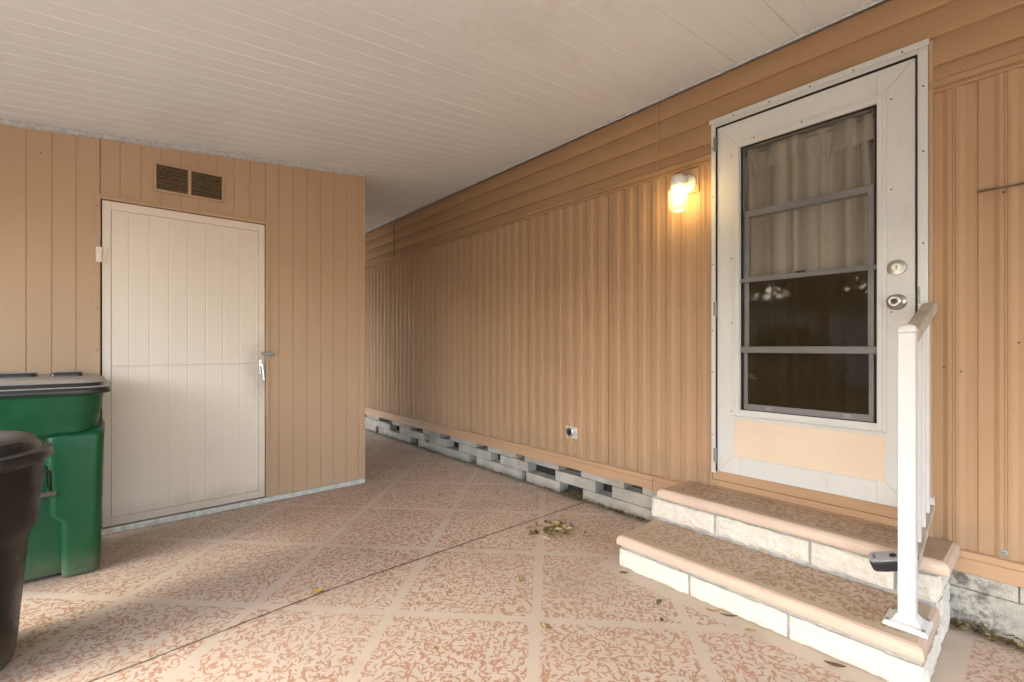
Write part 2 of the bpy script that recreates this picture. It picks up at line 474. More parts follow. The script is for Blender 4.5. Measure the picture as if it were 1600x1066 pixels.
def rep(unit, pitch, a, b, phase=0.0):
    """repeat unit profile [(s, d)] along [a, b]"""
    out = []
    k = math.floor((a - phase) / pitch) - 1
    while phase + k * pitch < b:
        for s_, d in unit: out.append((phase + k * pitch + s_, d))
        k += 1
    def at(q):
        for i in range(len(out) - 1):
            if out[i][0] <= q <= out[i + 1][0]:
                t = (q - out[i][0]) / max(1e-9, out[i + 1][0] - out[i][0])
                return out[i][1] * (1 - t) + out[i + 1][1] * t
        return out[-1][1]
    mid = [p for p in out if a + 1e-4 < p[0] < b - 1e-4]
    return [(a, at(a))] + mid + [(b, at(b))]
def rrect(x0, x1, y0, y1, r, z, n=5):
    pts = []
    for cx, cy, a0 in ((x1 - r, y1 - r, 0), (x0 + r, y1 - r, 90), (x0 + r, y0 + r, 180), (x1 - r, y0 + r, 270)):
        for k in range(n + 1):
            t = R(a0 + 90 * k / n)
            pts.append((cx + r * math.cos(t), cy + r * math.sin(t), z))
    return pts
def loft(bm, rings, close=True):
    V = [[bm.verts.new(p) for p in r] for r in rings]
    n = len(V[0])
    for i in range(len(V) - 1):
        for k in range(n):
            bm.faces.new((V[i][k], V[i][(k + 1) % n], V[i + 1][(k + 1) % n], V[i + 1][k]))
    if close:
        bm.faces.new(V[0][::-1]); bm.faces.new(V[-1])
    bmesh.ops.recalc_face_normals(bm, faces=bm.faces)
def frame(bm, x0, x1, ya, yb, za, zb, w, wb=None, wt=None):
    """rectangular frame in the y-z plane, butted corners"""
    wb = w if wb is None else wb; wt = w if wt is None else wt
    box(bm, x0, x1, ya, ya + w, za, zb); box(bm, x0, x1, yb - w, yb, za, zb)
    box(bm, x0, x1, ya + w, yb - w, za, za + wb); box(bm, x0, x1, ya + w, yb - w, zb - wt, zb)

W = 2.56                                            # plane of the mobile home's siding
D = 3.65                                            # plane of the shed's front
def ceil_z(x): return 2.385 + .1035 * x

def screws(parent, pts, axis='x', r=.0036, out=.0025, name='screw', mat=None):
    for p in pts:
        bm = NB(); lathe(bm, [(r, -out), (r, .0)], p, axis, 8)
        obj(name, bm, mat or mat_screw, parent)

# ------------------------------------------------------------------ ground and surroundings
bm = NB()
for (x0, x1, y0, y1) in ((-200, 200, -200, 200),):
    vs = [bm.verts.new(p) for p in ((x0, y0, -.06), (x1, y0, -.06), (x1, y1, -.06), (x0, y1, -.06))]; bm.faces.new(vs)
def mk_grass():
    m = M('lawn')
    c = m.mix(m.smooth(m.noise(3, 6, .7), .3, .7), (.075, .10, .03), (.13, .12, .05))
    return m.pbr(c, .9, 0, m.bump(m.noise(60, 5, .8), 1, .03), .1)
tag(obj('ground', bm, mk_grass()), kind='structure')
bm = NB(); box(bm, -3.6, 2.9, -7.5, 12.0, -.16, 0)
tag(obj('floor', bm, mat_floor), kind='structure')

# ------------------------------------------------------------------ carport roof
roof = thing('carport_roof', 'off white boarded carport ceiling sloping down from the mobile home to the open side', 'roof', (0, 0, 2.5))
PW = .0985
unit = []
for q_ in (0, 1):
    unit += [(q_ * PW, .0), (q_ * PW + .0935, .0), (q_ * PW + .0942, -.0013), (q_ * PW + .0965, -.0013), (q_ * PW + .0972, .0012)]
unit += [(2 * PW, .0), (2 * PW + .0925, .0), (2 * PW + .093, -.0015), (2 * PW + .0950, -.0015), (2 * PW + .0955, .006), (2 * PW + .0975, .006), (2 * PW + .0981, 0)]
bm = NB()
prof = rep(unit, PW * 3, -4.4, 11.0, .483)
sheet(bm, prof, .05, lambda s_, d, t: ((-2.35, 2.60)[t], s_, ceil_z((-2.35, 2.60)[t]) + d))
obj('ceiling_boards', bm, mat_ceil, roof)
bm = NB(); box(bm, -2.45, -2.352, -4.45, 11.05, ceil_z(-2.4) - .08, ceil_z(-2.4) + .10)
obj('gutter', bm, mat_white, roof, bevel=.01)
for y in (-4.3, -1.2, 9.2):
    bm = NB(); box(bm, -2.33, -2.25, y, y + .08, 0, ceil_z(-2.33) - .003)
    obj('post', bm, mat_white, roof, bevel=.006)

# ------------------------------------------------------------------ mobile home
home = thing('mobile_home', 'tan ribbed metal mobile home wall with a white storm door', 'mobile home', (W, 0, 0))
rib = [(0, 0), (.024, 0), (.036, -.006), (.040, -.0075), (.050, -.0075), (.0525, -.0052), (.0545, -.0075), (.0575, -.0075), (.060, -.0052),
       (.062, -.0075), (.072, -.0075), (.076, -.006), (.088, 0), (.0993, 0)]
seams = [-3.2, -2.36, -1.52, -.68, .158, .301]
seams2 = [1.209, 1.931, 2.73, 3.535, 4.331, 5.155, 5.96, 6.76, 7.56, 8.36, 9.16]
Z0, Z1 = .300, 2.170
for lst in (seams, seams2):
    for i in range(len(lst) - 1):
        gp = .0009 if lst is seams else .0030
        a, b = lst[i] + gp, lst[i + 1] - gp
        bm = NB()
        off = rnd.uniform(-.0012, .0012)
        pr = [(a, -.001), (a + .004, -.001)] + rep(rib, .0993, a + .008, b - .012, lst[i] + .012) + [(b - .008, -.001), (b, -.001)]
        sheet(bm, pr, .03, lambda s_, d, t: (W + d + off, s_, (Z0, Z1)[t]))
        # fastener heads down the ribs
        obj('siding_panel', bm, mat_siding, home)
# horizontal band above: four lapped boards
clap = [(0, 0), (.003, -.0120), (.012, -.0145), (.030, -.0155), (.052, -.0145), (.075, -.0115), (.098, -.0065), (.1160, -.0020)]
CP, PH = .119, 2.153
def band(ya, yb, za, zb):
    bm = NB()
    pr = rep(clap, CP, za, zb, PH)
    sheet(bm, pr, .03, lambda s_, d, t: (W + d, (ya + .0012, yb - .0012)[t], s_))
    obj('horizontal_siding', bm, mat_band, home)
band(-3.2, 1.549, 2.391, 2.63)
band(-3.2, .300, 2.212, 2.3905); band(1.2095, 1.549, 2.212, 2.3905)
band(1.549, 5.07, 2.212, 2.63); band(5.07, 9.16, 2.212, 2.63)
bm = NB()
box(bm, W - .0165, W - .001, .2880, .2998, .318, 2.384); box(bm, W - .0165, W - .001, 1.2098, 1.2185, .318, 2.384)
obj('edge_trim', bm, mat_trim, home, bevel=.002)
# belt moulding under the band and cover strips over its joints
bm = NB()
mould = [(0, -.004), (.002, -.013), (.010, -.015), (.014, -.010), (.018, -.010), (.021, -.020), (.044, -.022), (.048, -.016)]
for ya, yb in ((-3.2, .2995), (1.2105, 9.16)):
    sheet(bm, [(2.162 + s_, d) for s_, d in mould], .002, lambda s_, d, t: (W + d, (ya, yb)[t], s_))
obj('belt_moulding', bm, mat_band, home)
bm = NB()
box(bm, W - .0195, W - .014, 1.545, 1.553, 2.212, 2.615)
for k in range(4): lathe(bm, [(.0035, -.0028), (.0035, 0)], (W - .0195, 1.549, 2.24 + .1045 * k), 'x', 8)
obj('joint_strip', bm, mat_trim, home)
bm = NB(); box(bm, W - .018, W - .013, 5.066, 5.074, 2.212, 2.58); obj('joint_strip', bm, mat_dark, home)
# bottom board
bm = NB()
skirt = [(.226, -.006), (.2275, -.022), (.230, -.024), (.284, -.024), (.287, -.020), (.290, -.0225), (.312, -.0225), (.316, -.014)]
for ya, yb in ((-3.2, 1.577), (1.580, 4.9), (4.903, 9.16)):
    sheet(bm, skirt, .03, lambda s_, d, t: (W + d, (ya, yb)[t], s_))
obj('bottom_board', bm, mat_trim, home)
# apron under the door
bm = NB()
for z0, z1, d in ((.3165, .343, -.019), (.3445, .376, -.014), (.3775, .4285, -.0075)):
    box(bm, W + d, W + .03, .3015, 1.2085, z0, z1)
obj('sill_apron', bm, mat_trim, home, bevel=.0012, seg=1)
# painted screws
screws(home, [(W - .0070, yy + .006, 1.36 + rnd.uniform(-.01, .01)) for yy in (1.30, 1.40, 1.50, 1.70, 1.80, 2.0, 2.1, 2.3, 2.5)], r=.0038)
screws(home, [(W - .0070, yy, 1.25 + rnd.uniform(-.3, .3)) for yy in (.255, .205, .05)], r=.0038)
# lap joint and screw to the right of the door
bm = NB(); box(bm, W - .019, W - .0105, -.9, .160, 1.7215, 1.7280)
for yy in (.088, -.3): lathe(bm, [(.006, -.006), (.004, 0)], (W - .012, yy, 1.705), 'x', 10)
obj('lap_joint', bm, simple('rust_stained_edge', (.20, .13, .08), .7, 0, .1, .5, 40), home)
bm = NB()
lathe(bm, [(.004, -.022), (.0045, -.010), (.011, -.009), (.011, -.004)], (W - .008, .085, .340), 'x', 10)
obj('bolt', bm, mat_zinc, home)
# ceiling edge: metal strip with old caulk
bm = NB()
zt = ceil_z(W)
pr = []
q = -3.2
while q < 9.2:
    pr.append((q, -.012 - rnd.uniform(0, .009))); q += rnd.uniform(.015, .05)
F0 = [bm.verts.new((W - .002, y_, zt - .002)) for y_, d in pr]; F1 = [bm.verts.new((W - .026 + (d + .016) * .5, y_, zt - .004)) for y_, d in pr]
F2 = [bm.verts.new((W - .017, y_, zt - .008 + d * .5)) for y_, d in pr]
for i in range(len(pr) - 1):
    bm.faces.new((F1[i], F1[i + 1], F2[i + 1], F2[i])); bm.faces.new((F0[i], F0[i + 1], F1[i + 1], F1[i])); bm.faces.new((F2[i], F2[i + 1], F0[i + 1], F0[i]))
bmesh.ops.recalc_face_normals(bm, faces=bm.faces)
obj('caulk_strip', bm, mat_caulk, home)
# the body behind the siding (closed, dark inside) and its floor
bm = NB()
box(bm, W + .03, W + .05, -3.2, .36, .25, 2.66); box(bm, W + .03, W + .05, 1.16, 9.16, .25, 2.66)
box(bm, W + .03, W + .05, .36, 1.16, .25, .44); box(bm, W + .03, W + .05, .36, 1.16, 2.33, 2.66)
box(bm, 4.6, 4.62, -3.2, 9.16, .25, 2.66); box(bm, W + .05, 4.6, -3.2, 9.16, .25, .28); box(bm, W + .05, 4.6, -3.2, 9.16, 2.64, 2.66)
box(bm, W + .05, 4.6, -3.2, -3.18, .28, 2.64); box(bm, W + .05, 4.6, 9.14, 9.16, .28, 2.64)
obj('inner_lining', bm, mat_interior, home)

# ---- storm door, one part of the home with its own pieces
XF = W - .026                                       # front of the outer frame
bm = NB()
box(bm, XF, W + .02, .3010, .3345, .418, 2.368); box(bm, XF, W + .02, 1.1825, 1.2085, .418, 2.368)
box(bm, XF, W + .02, .3345, 1.1825, 2.340, 2.368)
frame_o = obj('door_frame', bm, mat_white, home, bevel=.0025)
bm = NB()
box(bm, XF - .016, W - .002, .296, 1.2135, 2.3695, 2.383); box(bm, XF - .018, XF - .013, .296, 1.2135, 2.357, 2.3695)
dr = obj('drip_cap', bm, mat_white, frame_o, bevel=.002)
screws(frame_o, [(XF, yy, zz + (.03 if yy > 1 else 0)) for zz in (.60, .95, 1.18, 1.55, 1.93, 2.20) for yy in (.316, 1.2015)])
screws(frame_o, [(XF - .018, yy, 2.364) for yy in (.38, .55, .72, .9, 1.08)])
bm = NB(); box(bm, W - .004, W + .02, .3350, .3410, .430, 2.339); box(bm, W - .004, W + .02, 1.1770, 1.1820, .430, 2.339); box(bm, W - .004, W + .02, .3410, 1.1770, 2.3340, 2.3395)
box(bm, XF - .0008, W - .005, .3338, .3372, .430, 2.3405); box(bm, XF - .0008, W - .005, 1.1800, 1.1832, .430, 2.3405); box(bm, XF - .0008, W - .005, .3373, 1.1799, 2.3365, 2.3405)
obj('door_gap', bm, mat_dark, frame_o)

LX = W - .020                                       # front of the leaf
leaf_bm = NB()
la, lb, lz, lt = .3415, 1.1765, .431, 2.3330
wa, wb_, wz, wt_ = .470, 1.052, .776, 2.190         # window opening
X1 = W + .018
box(leaf_bm, LX, X1, la, wa, lz, lt); box(leaf_bm, LX, X1, wb_, lb, lz, lt)
box(leaf_bm, LX, X1, wa, wb_, wt_, lt)
box(leaf_bm, LX, X1, wa, wb_, .728, wz); box(leaf_bm, LX, X1, wa, wb_, lz, .528)
box(leaf_bm, LX + .006, X1, wa, wb_, .528, .728)
leaf = obj('storm_door', leaf_bm, mat_white, home, bevel=.0015, seg=1)
bm = NB(); box(bm, LX + .003, LX + .0058, .4405, 1.0835, .5285, .7300)
# the tan panel is set proud of the stiles by a hair so it reads as a sheet over them
for v in bm.verts: v.co.x -= .0045
obj('kick_panel', bm, mat_panel, leaf, bevel=.0008, seg=1)
# mitre lines of the extruded frame
def seam(y0_, z0_, y1_, z1_, x=LX - .0006, w_=.0012):
    bm = NB(); bar(bm, (x, y0_, z0_), (x, y1_, z1_), .001, w_, (1, 0, 0)); obj('mitre_seam', bm, mat_seam, leaf)
seam(la + .002, lz + .002, .4385, .5275); seam(lb - .002, lz + .002, 1.0855, .5275)
seam(la + .003, lt - .003, .445, 2.225); seam(lb - .003, lt - .003, 1.079, 2.225)
# window surround
bm = NB()
frame(bm, LX - .008, LX - .0005, .4345, 1.0895, .7505, 2.2230, .016)
frame(bm, LX - .0125, LX - .0085, .4485, 1.0755, .7645, 2.2090, .0195)
box(bm, LX - .020, LX - .0130, .4345, 1.0895, .7440, .7500)
obj('window_surround', bm, mat_white, leaf, bevel=.0018)
for yy, zz in ((.420, 2.19), (.420, 1.80), (.420, 1.27), (.4425, .757), (1.0985, .77), (1.0985, 1.25), (1.0985, 1.60), (1.0985, 2.16), (.76, 2.2155), (.76, .7475), (.98, 2.2155)):
    screws(leaf, [(LX, yy, zz)], out=.0105 if abs(yy - .76) < .01 or yy == .98 else .0022)
# sashes
bm = NB()
frame(bm, LX + .004, LX + .012, wa + .0005, wb_ - .0005, wz + .0005, wt_ - .0005, .008)
obj('window_track', bm, mat_dark, leaf)
def sash(name, xx, ya, yb, za, zb, w, wb2, wt2, gm, mat=mat_alu):
    bm = NB(); frame(bm, xx, xx + .010, ya, yb, za, zb, w, wb2, wt2)
    s_ = obj(name, bm, mat, leaf, bevel=.0012, seg=1)
    bm = NB(); box(bm, xx + .004, xx + .0065, ya + w, yb - w, za + wb2, zb - wt2)
    obj('glass_pane', bm, gm, leaf)
    return s_
sash('upper_sash', LX + .0135, .4800, 1.0420, 1.800, 2.1805, .004, .004, .004, mat_glass)
sash('window_sash', LX + .0035, .4805, 1.0330, 1.4665, 1.8420, .0225, .020, .034, mat_glass)
sash('window_sash', LX + .0035, .4805, 1.0330, 1.1000, 1.4640, .0225, .004, .004, mat_glass2)
sash('window_sash', LX - .0015, .4805, 1.0330, .7870, 1.0990, .018, .030, .006, mat_glass2)
bm = NB(); box(bm, LX - .0105, LX + .003, .466, 1.052, 1.4610, 1.4725); box(bm, LX - .004, LX + .003, .466, 1.052, 1.4730, 1.4830)
obj('meeting_rail', bm, mat_alu, leaf, bevel=.0015)
bm = NB(); box(bm, LX - .0075, LX + .003, .470, 1.050, 1.088, 1.122)
obj('cross_bar', bm, mat_alu, leaf, bevel=.003)
for yy in (.905, .575):
    bm = NB()
    box(bm, LX - .012, LX - .0018, yy - .022, yy + .022, .793, .800); box(bm, LX - .010, LX - .002, yy - .016, yy + .016, .8005, .812)
    obj('sash_latch', bm, mat_zinc, leaf, bevel=.002)
bm = NB(); box(bm, LX - .0055, LX + .003, .745, .790, 1.4835, 1.4925); obj('finger_pull', bm, mat_dark, leaf, bevel=.002)
# hinges
for zz in (2.245, 1.328, .515):
    bm = NB()
    for k in range(4):
        lathe(bm, [(.0052, -.0185 + k * .0205), (.0052, .0005 + k * .0205)], (XF - .006, 1.1800, zz - .02), 'z', 12)
    lathe(bm, [(.003, -.026), (.003, .066)], (XF - .006, 1.1800, zz - .02), 'z', 8)
    box(bm, XF - .0045, XF - .0005, 1.1825, 1.1945, zz - .035, zz + .04)
    obj('hinge', bm, mat_zinc, leaf, smooth=False)
# lock and knob
ly = .4015
bm = NB(); lathe(bm, [(.033, -.001), (.0335, -.004), (.031, -.008), (.026, -.0095), (.024, -.010), (.0235, -.013), (.018, -.0145), (.0175, -.012), (.0170, -.0125), (.004, -.0125)], (LX, ly, 1.460), 'x', 36)
dl = obj('deadbolt', bm, mat_nickel, leaf, smooth=False, bevel=0)
bm = NB(); box(bm, LX - .0145, LX - .0126, ly - .0012, ly + .0012, 1.452, 1.464); lathe(bm, [(.0032, -.0145), (.0032, -.0126)], (LX, ly, 1.464), 'x', 10)
obj('keyhole', bm, mat_dark, leaf)
bm = NB(); lathe(bm, [(.034, -.001), (.0345, -.004), (.031, -.009), (.020, -.012), (.0135, -.016), (.0125, -.030), (.0175, -.036), (.0255, -.044), (.0275, -.053), (.0265, -.060), (.0215, -.0655), (.012, -.067), (.0105, -.0655), (.004, -.065)], (LX, ly, 1.312), 'x', 36)
kn = obj('door_knob', bm, mat_nickel, leaf, smooth=True)
bm = NB(); lathe(bm, [(.0085, -.0658), (.0085, -.0685), (.004, -.0687)], (LX, ly, 1.312), 'x', 16); obj('knob_keyhole', bm, mat_key, leaf)
bm = NB(); box(bm, XF - .004, XF - .0005, .325, .334, 1.30, 1.37); obj('strike_plate', bm, mat_zinc, frame_o, bevel=.002)

# curtain and inner door behind the glass
bm = NB()
def cur_x(y, z):
    a = math.sin(y * 61 + .8 * math.sin(z * 1.7)) * .015 + math.sin(y * 27 + 1.3) * .014 + math.sin(y * 113 + z) * .006
    gather = min(1.0, max(.35, (2.13 - z) * 6))
    return W + .050 + a * (.45 + .55 * gather) + (.0 if z < 2.08 else -.004)
NY, NZ = 150, 44
ys = [.455 + .62 * i / NY for i in range(NY + 1)]
zs = [.80 + (2.165 - .80) * j / NZ for j in range(NZ + 1)]
yl = lambda y, z: y if y > .56 else .56 - (.56 - y) * (1 - .6 * min(1, max(0, (z - 1.5) / .65)) * (1 if z > 1.5 else 0))
grid = [[bm.verts.new((cur_x(y, z), yl(y, z), z + .004 * math.sin(y * 40))) for z in zs] for y in ys]
for i in range(NY):
    for j in range(NZ): bm.faces.new((grid[i][j], grid[i + 1][j], grid[i + 1][j + 1], grid[i][j + 1]))
obj('curtain', bm, mat_curtain, home, smooth=True)
bm = NB()
NZ2 = 8
zs = [2.055 + .125 * j / NZ2 for j in range(NZ2 + 1)]
grid = [[bm.verts.new((cur_x(y, z) - .010 - .008 * math.sin(y * 95) * (1 - (j / NZ2)), y + .03 * (1 - j / NZ2) * math.sin(y * 23), z + .018 * math.sin(y * 17) * (1 - j / NZ2))) for j, z in enumerate(zs)] for y in [.50 + .54 * i / NY for i in range(NY + 1)]]
for i in range(NY):
    for j in range(NZ2): bm.faces.new((grid[i][j], grid[i + 1][j], grid[i + 1][j + 1], grid[i][j + 1]))
obj('curtain_ruffle', bm, mat_curtain, home, smooth=True)
bm = NB(); lathe(bm, [(.006, .40), (.006, 1.12)], (W + .047, 0, 2.160), 'y', 10); obj('curtain_rod', bm, mat_zinc, home, smooth=True)
bm = NB()
zz = 1.42
while zz < 2.25:                                    # louvred glass of the inner door behind the curtain
    box(bm, W + .125, W + .130, .44, 1.10, zz, zz + .098); zz += .112
box(bm, W + .118, W + .15, .36, .44, .45, 2.32); box(bm, W + .118, W + .15, 1.10, 1.16, .45, 2.32)
box(bm, W + .118, W + .15, .44, 1.10, .45, .84); box(bm, W + .118, W + .15, .44, 1.10, 1.375, 1.41)
obj('inner_door', bm, mat_innerdoor, home)

# ------------------------------------------------------------------ wall lamp
lamp = thing('wall_lamp', 'lit white porch lamp with ribbed glass jar beside the storm door', 'lamp', (W, 1.352, 2.07))
LY = 1.352
bm = NB(); box(bm, W - .0165, W - .001, LY - .065, LY + .09, 2.015, 2.155); obj('mounting_plate', bm, mat_siding, lamp, bevel=.002)
bm = NB(); lathe(bm, [(.052, -.0170), (.053, -.021), (.046, -.027), (.022, -.031), (.014, -.033)], (W, LY, 2.072), 'x', 32)
obj('wall_canopy', bm, mat_lampwhite, lamp, smooth=True)
bm = NB()
bar(bm, (W - .030, LY, 2.075), (W - .118, LY, 2.085), .022, .022)
obj('arm', bm, mat_lampwhite, lamp, bevel=.008, seg=3)
CX = W - .125
bm = NB(); lathe(bm, [(.041, 2.030), (.042, 2.060), (.040, 2.075), (.033, 2.090), (.018, 2.099), (.006, 2.101)], (CX, LY, 0), 'z', 32)
obj('lamp_cap', bm, mat_lampwhite, lamp, smooth=True)
bm = NB()
pj_ = [(.038, 2.029), (.038, 2.020), (.050, 2.010), (.0525, 2.000), (.0525, 1.945), (.050, 1.937), (.048, 1.930), (.051, 1.926), (.051, 1.916), (.042, 1.900), (.026, 1.894), (.004, 1.892)]
rings = []
n = 48
for r, h in pj_:
    rings.append([(CX + (r + (.0012 if k % 2 else 0) * (1 if r > .045 else 0)) * math.cos(2 * math.pi * k / n), LY + (r + (.0012 if k % 2 else 0)) * math.sin(2 * math.pi * k / n), h) for k in range(n)])
loft(bm, rings, False)
obj('glass_jar', bm, mat_jar, lamp, smooth=True)
bm = NB(); lathe(bm, [(.012, 2.026), (.014, 2.012), (.026, 1.995), (.030, 1.975), (.028, 1.955), (.016, 1.940), (.004, 1.937)], (CX, LY, 0), 'z', 24)
obj('bulb', bm, mat_bulb, lamp, smooth=True)

# ------------------------------------------------------------------ outlet on the wall
out = thing('wall_outlet', 'round metal covered power outlet low on the tan ribbed wall', 'outlet', (W, 2.264, .49))
OY, OZ = 2.262, .492
bm = NB(); box(bm, W - .0160, W - .001, OY - .056, OY + .050, OZ - .044, OZ + .040); obj('cover_plate', bm, mat_galv, out, bevel=.006, seg=3)
bm = NB(); lathe(bm, [(.036, -.0165), (.036, -.026), (.031, -.030), (.029, -.026), (.012, -.024)], (W, OY + .008, OZ), 'x', 28); obj('round_cover', bm, mat_chrome, out)
bm = NB(); lathe(bm, [(.022, -.0262), (.022, -.0285), (.010, -.029)], (W, OY + .008, OZ), 'x', 24); obj('socket', bm, mat_key, out)

# ------------------------------------------------------------------ block skirting under the home
sk = thing('block_skirting', 'weathered concrete block skirting with open gaps under the mobile home', 'block wall', (2.6, 3, 0))
bm = NB()
COURSE = [(-.02, .079), (.081, .161), (.163, .262)]
gaps = [
    [(2.196, 2.426), (2.808, 2.857), (3.50, 3.62), (4.60, 4.80), (5.62, 5.70)],
    [(1.937, 2.08), (2.475, 2.784), (3.15, 3.29), (3.80, 4.02), (4.36, 4.47), (5.05, 5.30), (6.10, 6.16)],
    [(1.696, 1.834), (2.215, 2.440), (2.832, 2.941), (3.33, 3.50), (3.95, 4.15), (4.50, 4.78), (5.25, 5.60), (6.0, 6.1)]]
for ci, (z0, z1) in enumerate(COURSE):
    cuts = [1.40] + [q for g in gaps[ci] for q in g] + [9.1]
    for k in range(0, len(cuts), 2):
        a, b = cuts[k], cuts[k + 1]
        y = a
        while y < b - 1e-3:
            L = .39 if b - y > .55 else b - y
            jx = rnd.uniform(-.002, .002)
            box(bm, 2.600 + jx, 2.70, y + .0008, y + L - .0008, z0, z1 - .001)
            y += L
obj('open_blocks', bm, mat_block, sk, bevel=.004)
bm = NB()
for ci, (z0, z1) in enumerate(((-.02, .158), (.160, .262))):
    y = .195 if ci else .36
    y = [.39, .44][ci]
    while y > -3.2:
        L = .39
        box(bm, 2.560 + rnd.uniform(-.003, .003) - (.0 if ci else .004), 2.70, y - L + .0012, y - .0012, z0, z1); y -= L
obj('solid_blocks', bm, mat_block, sk, bevel=.004)
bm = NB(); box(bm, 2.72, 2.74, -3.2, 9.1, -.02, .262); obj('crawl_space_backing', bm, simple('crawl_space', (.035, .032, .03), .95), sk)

# ------------------------------------------------------------------ front steps
st = thing('front_steps', 'two tan painted concrete steps on white split brick below the storm door', 'steps', (2.2, .8, 0))
YA, YB = .240, 1.405
def rough_bricks(name, xf, xb, z0, z1, joints, ya, yb):
    for i in range(len(joints) - 1):
        a, b = joints[i] + (.006 if i else 0), joints[i + 1] - (.006 if i < len(joints) - 2 else 0)
        bm = NB()
        nx, ny, nz = 4, max(4, int((b - a) / .018)), 6
        # faceted front face with rough surface, closed box
        g = {}
        def rp(x, y, z, amt):
            n1 = math.sin(y * 91 + z * 57 + i * 3) * .4 + math.sin(y * 37 - z * 133 + i) * .4 + rnd.uniform(-.5, .5)
            return x + n1 * amt
        xs = [xf + (xb - xf) * k / nx for k in range(nx + 1)]
        F = [[bm.verts.new((rp(xf, a + (b - a) * u / ny, z0 + (z1 - z0) * w / nz, .0028) + (.007 if u in (0, ny) or w in (0, nz) else 0), a + (b - a) * u / ny + (rnd.uniform(-.002, .002) if 0 < u < ny else 0), z0 + (z1 - z0) * w / nz + (rnd.uniform(-.0025, .0025)))) for w in range(nz + 1)] for u in range(ny + 1)]
        for u in range(ny):
            for w in range(nz): bm.faces.new((F[u][w], F[u + 1][w], F[u + 1][w + 1], F[u][w + 1]))
        B = {(u, w): bm.verts.new((xb, F[u][w].co.y, F[u][w].co.z)) for u in range(ny + 1) for w in (0, nz)}
        for u in range(ny):
            bm.faces.new((F[u][0], B[u, 0], B[u + 1, 0], F[u + 1][0])); bm.faces.new((F[u][nz], F[u + 1][nz], B[u + 1, nz], B[u, nz]))
            bm.faces.new((B[u, 0], B[u, nz], B[u + 1, nz], B[u + 1, 0]))
        for u in (0, ny):
            bm.faces.new([F[u][w] for w in range(nz + 1)] + [B[u, nz], B[u, 0]])
        bmesh.ops.recalc_face_normals(bm, faces=bm.faces)
        obj('brick', bm, mat_brick, st, smooth=False)
rough_bricks('brick', 1.948, 2.05, .004, .092, [.245, .632, 1.032, 1.408], YA, YB)
rough_bricks('brick', 2.245, 2.33, .190, .284, [.245, .360, .645, 1.056, 1.408], YA, YB)
# side face bricks (seen at the right end of the steps)
def side_brick(x0, x1, z0, z1):
    bm = NB()
    nx, nz = max(3, int((x1 - x0) / .02)), 5
    F = [[bm.verts.new((x0 + (x1 - x0) * u / nx, YA + rnd.uniform(-.003, .003) + (.006 if w in (0, nz) or u in (0, nx) else 0), z0 + (z1 - z0) * w / nz)) for w in range(nz + 1)] for u in range(nx + 1)]
    for u in range(nx):
        for w in range(nz): bm.faces.new((F[u][w], F[u][w + 1], F[u + 1][w + 1], F[u + 1][w]))
    B = {(u, w): bm.verts.new((F[u][w].co.x, YA + .03, F[u][w].co.z)) for u in range(nx + 1) for w in (0, nz)}
    for u in range(nx):
        bm.faces.new((F[u][0], F[u + 1][0], B[u + 1, 0], B[u, 0])); bm.faces.new((F[u][nz], B[u, nz], B[u + 1, nz], F[u + 1][nz]))
        bm.faces.new((B[u, 0], B[u + 1, 0], B[u + 1, nz], B[u, nz]))
    for u in (0, nx): bm.faces.new([F[u][w] for w in range(nz + 1)] + [B[u, nz], B[u, 0]])
    bmesh.ops.recalc_face_normals(bm, faces=bm.faces)
    for v in bm.verts: v.co.y -= .0045
    obj('brick', bm, mat_brick, st)
side_brick(1.956, 2.30, .004, .092); side_brick(2.312, 2.552, .004, .092)
side_brick(2.300, 2.552, .104, .176)
side_brick(2.258, 2.552, .190, .284)
bm = NB()
box(bm, 1.966, 2.59, YA + .012, YB - .012, 0, .118)
box(bm, 2.262, 2.59, YA + .0115, YB - .0125, .118, .304)
box(bm, 1.960, 2.262, YA + .008, YB - .008, .096, .1185)
obj('mortar_core', bm, mat_mortar, st)
def tread(name, xf, xb, ya, yb, z0, z1, mt, tilt=0.0):
    """slab with a rounded nose in front and at both ends"""
    bm = NB()
    r = (z1 - z0)
    prof = [(.010, 0), (.003, .06), (0, .22), (0, .50), (.002, .72), (.008, .90), (.020, 1.0)]
    def zt_(x, z): return z + tilt * (x - xf)
    rings = []
    for ins, q in prof:
        z = z0 + r * q
        i2 = ins
        rings.append([(xf + i2, ya + i2, zt_(xf, z)), (xf + i2, yb - i2, zt_(xf, z)), (xb, yb - i2, zt_(xb, z)), (xb, ya + i2, zt_(xb, z))])
    V = [[bm.verts.new(p) for p in rg] for rg in rings]
    for i in range(len(V) - 1):
        for k in range(4):
            bm.faces.new((V[i][k], V[i][(k + 1) % 4], V[i + 1][(k + 1) % 4], V[i + 1][k])).material_index = 1
    bm.faces.new(V[0][::-1]).material_index = 1
    f = bm.faces.new(V[-1]); f.material_index = 0
    bmesh.ops.recalc_face_normals(bm, faces=bm.faces)
    o = obj(name, bm, [mt, mat_nose], st)
    for p in o.data.polygons:
        if p.material_index == 1: p.use_smooth = False
    b = o.modifiers.new('bevel', 'BEVEL'); b.width = .004; b.segments = 2; b.limit_method = 'ANGLE'; b.angle_limit = R(35)
    return o
t1 = tread('tread', 1.912, 2.262, .236, 1.398, .124, .174, mat_tread1)
t2 = tread('tread', 2.212, 2.534, .206, 1.352, .305, .356, mat_tread2, -.045)
t1['label'] = 'lower tan tread with rust coloured flecks'; t2['label'] = 'upper tan tread with dark flecks'

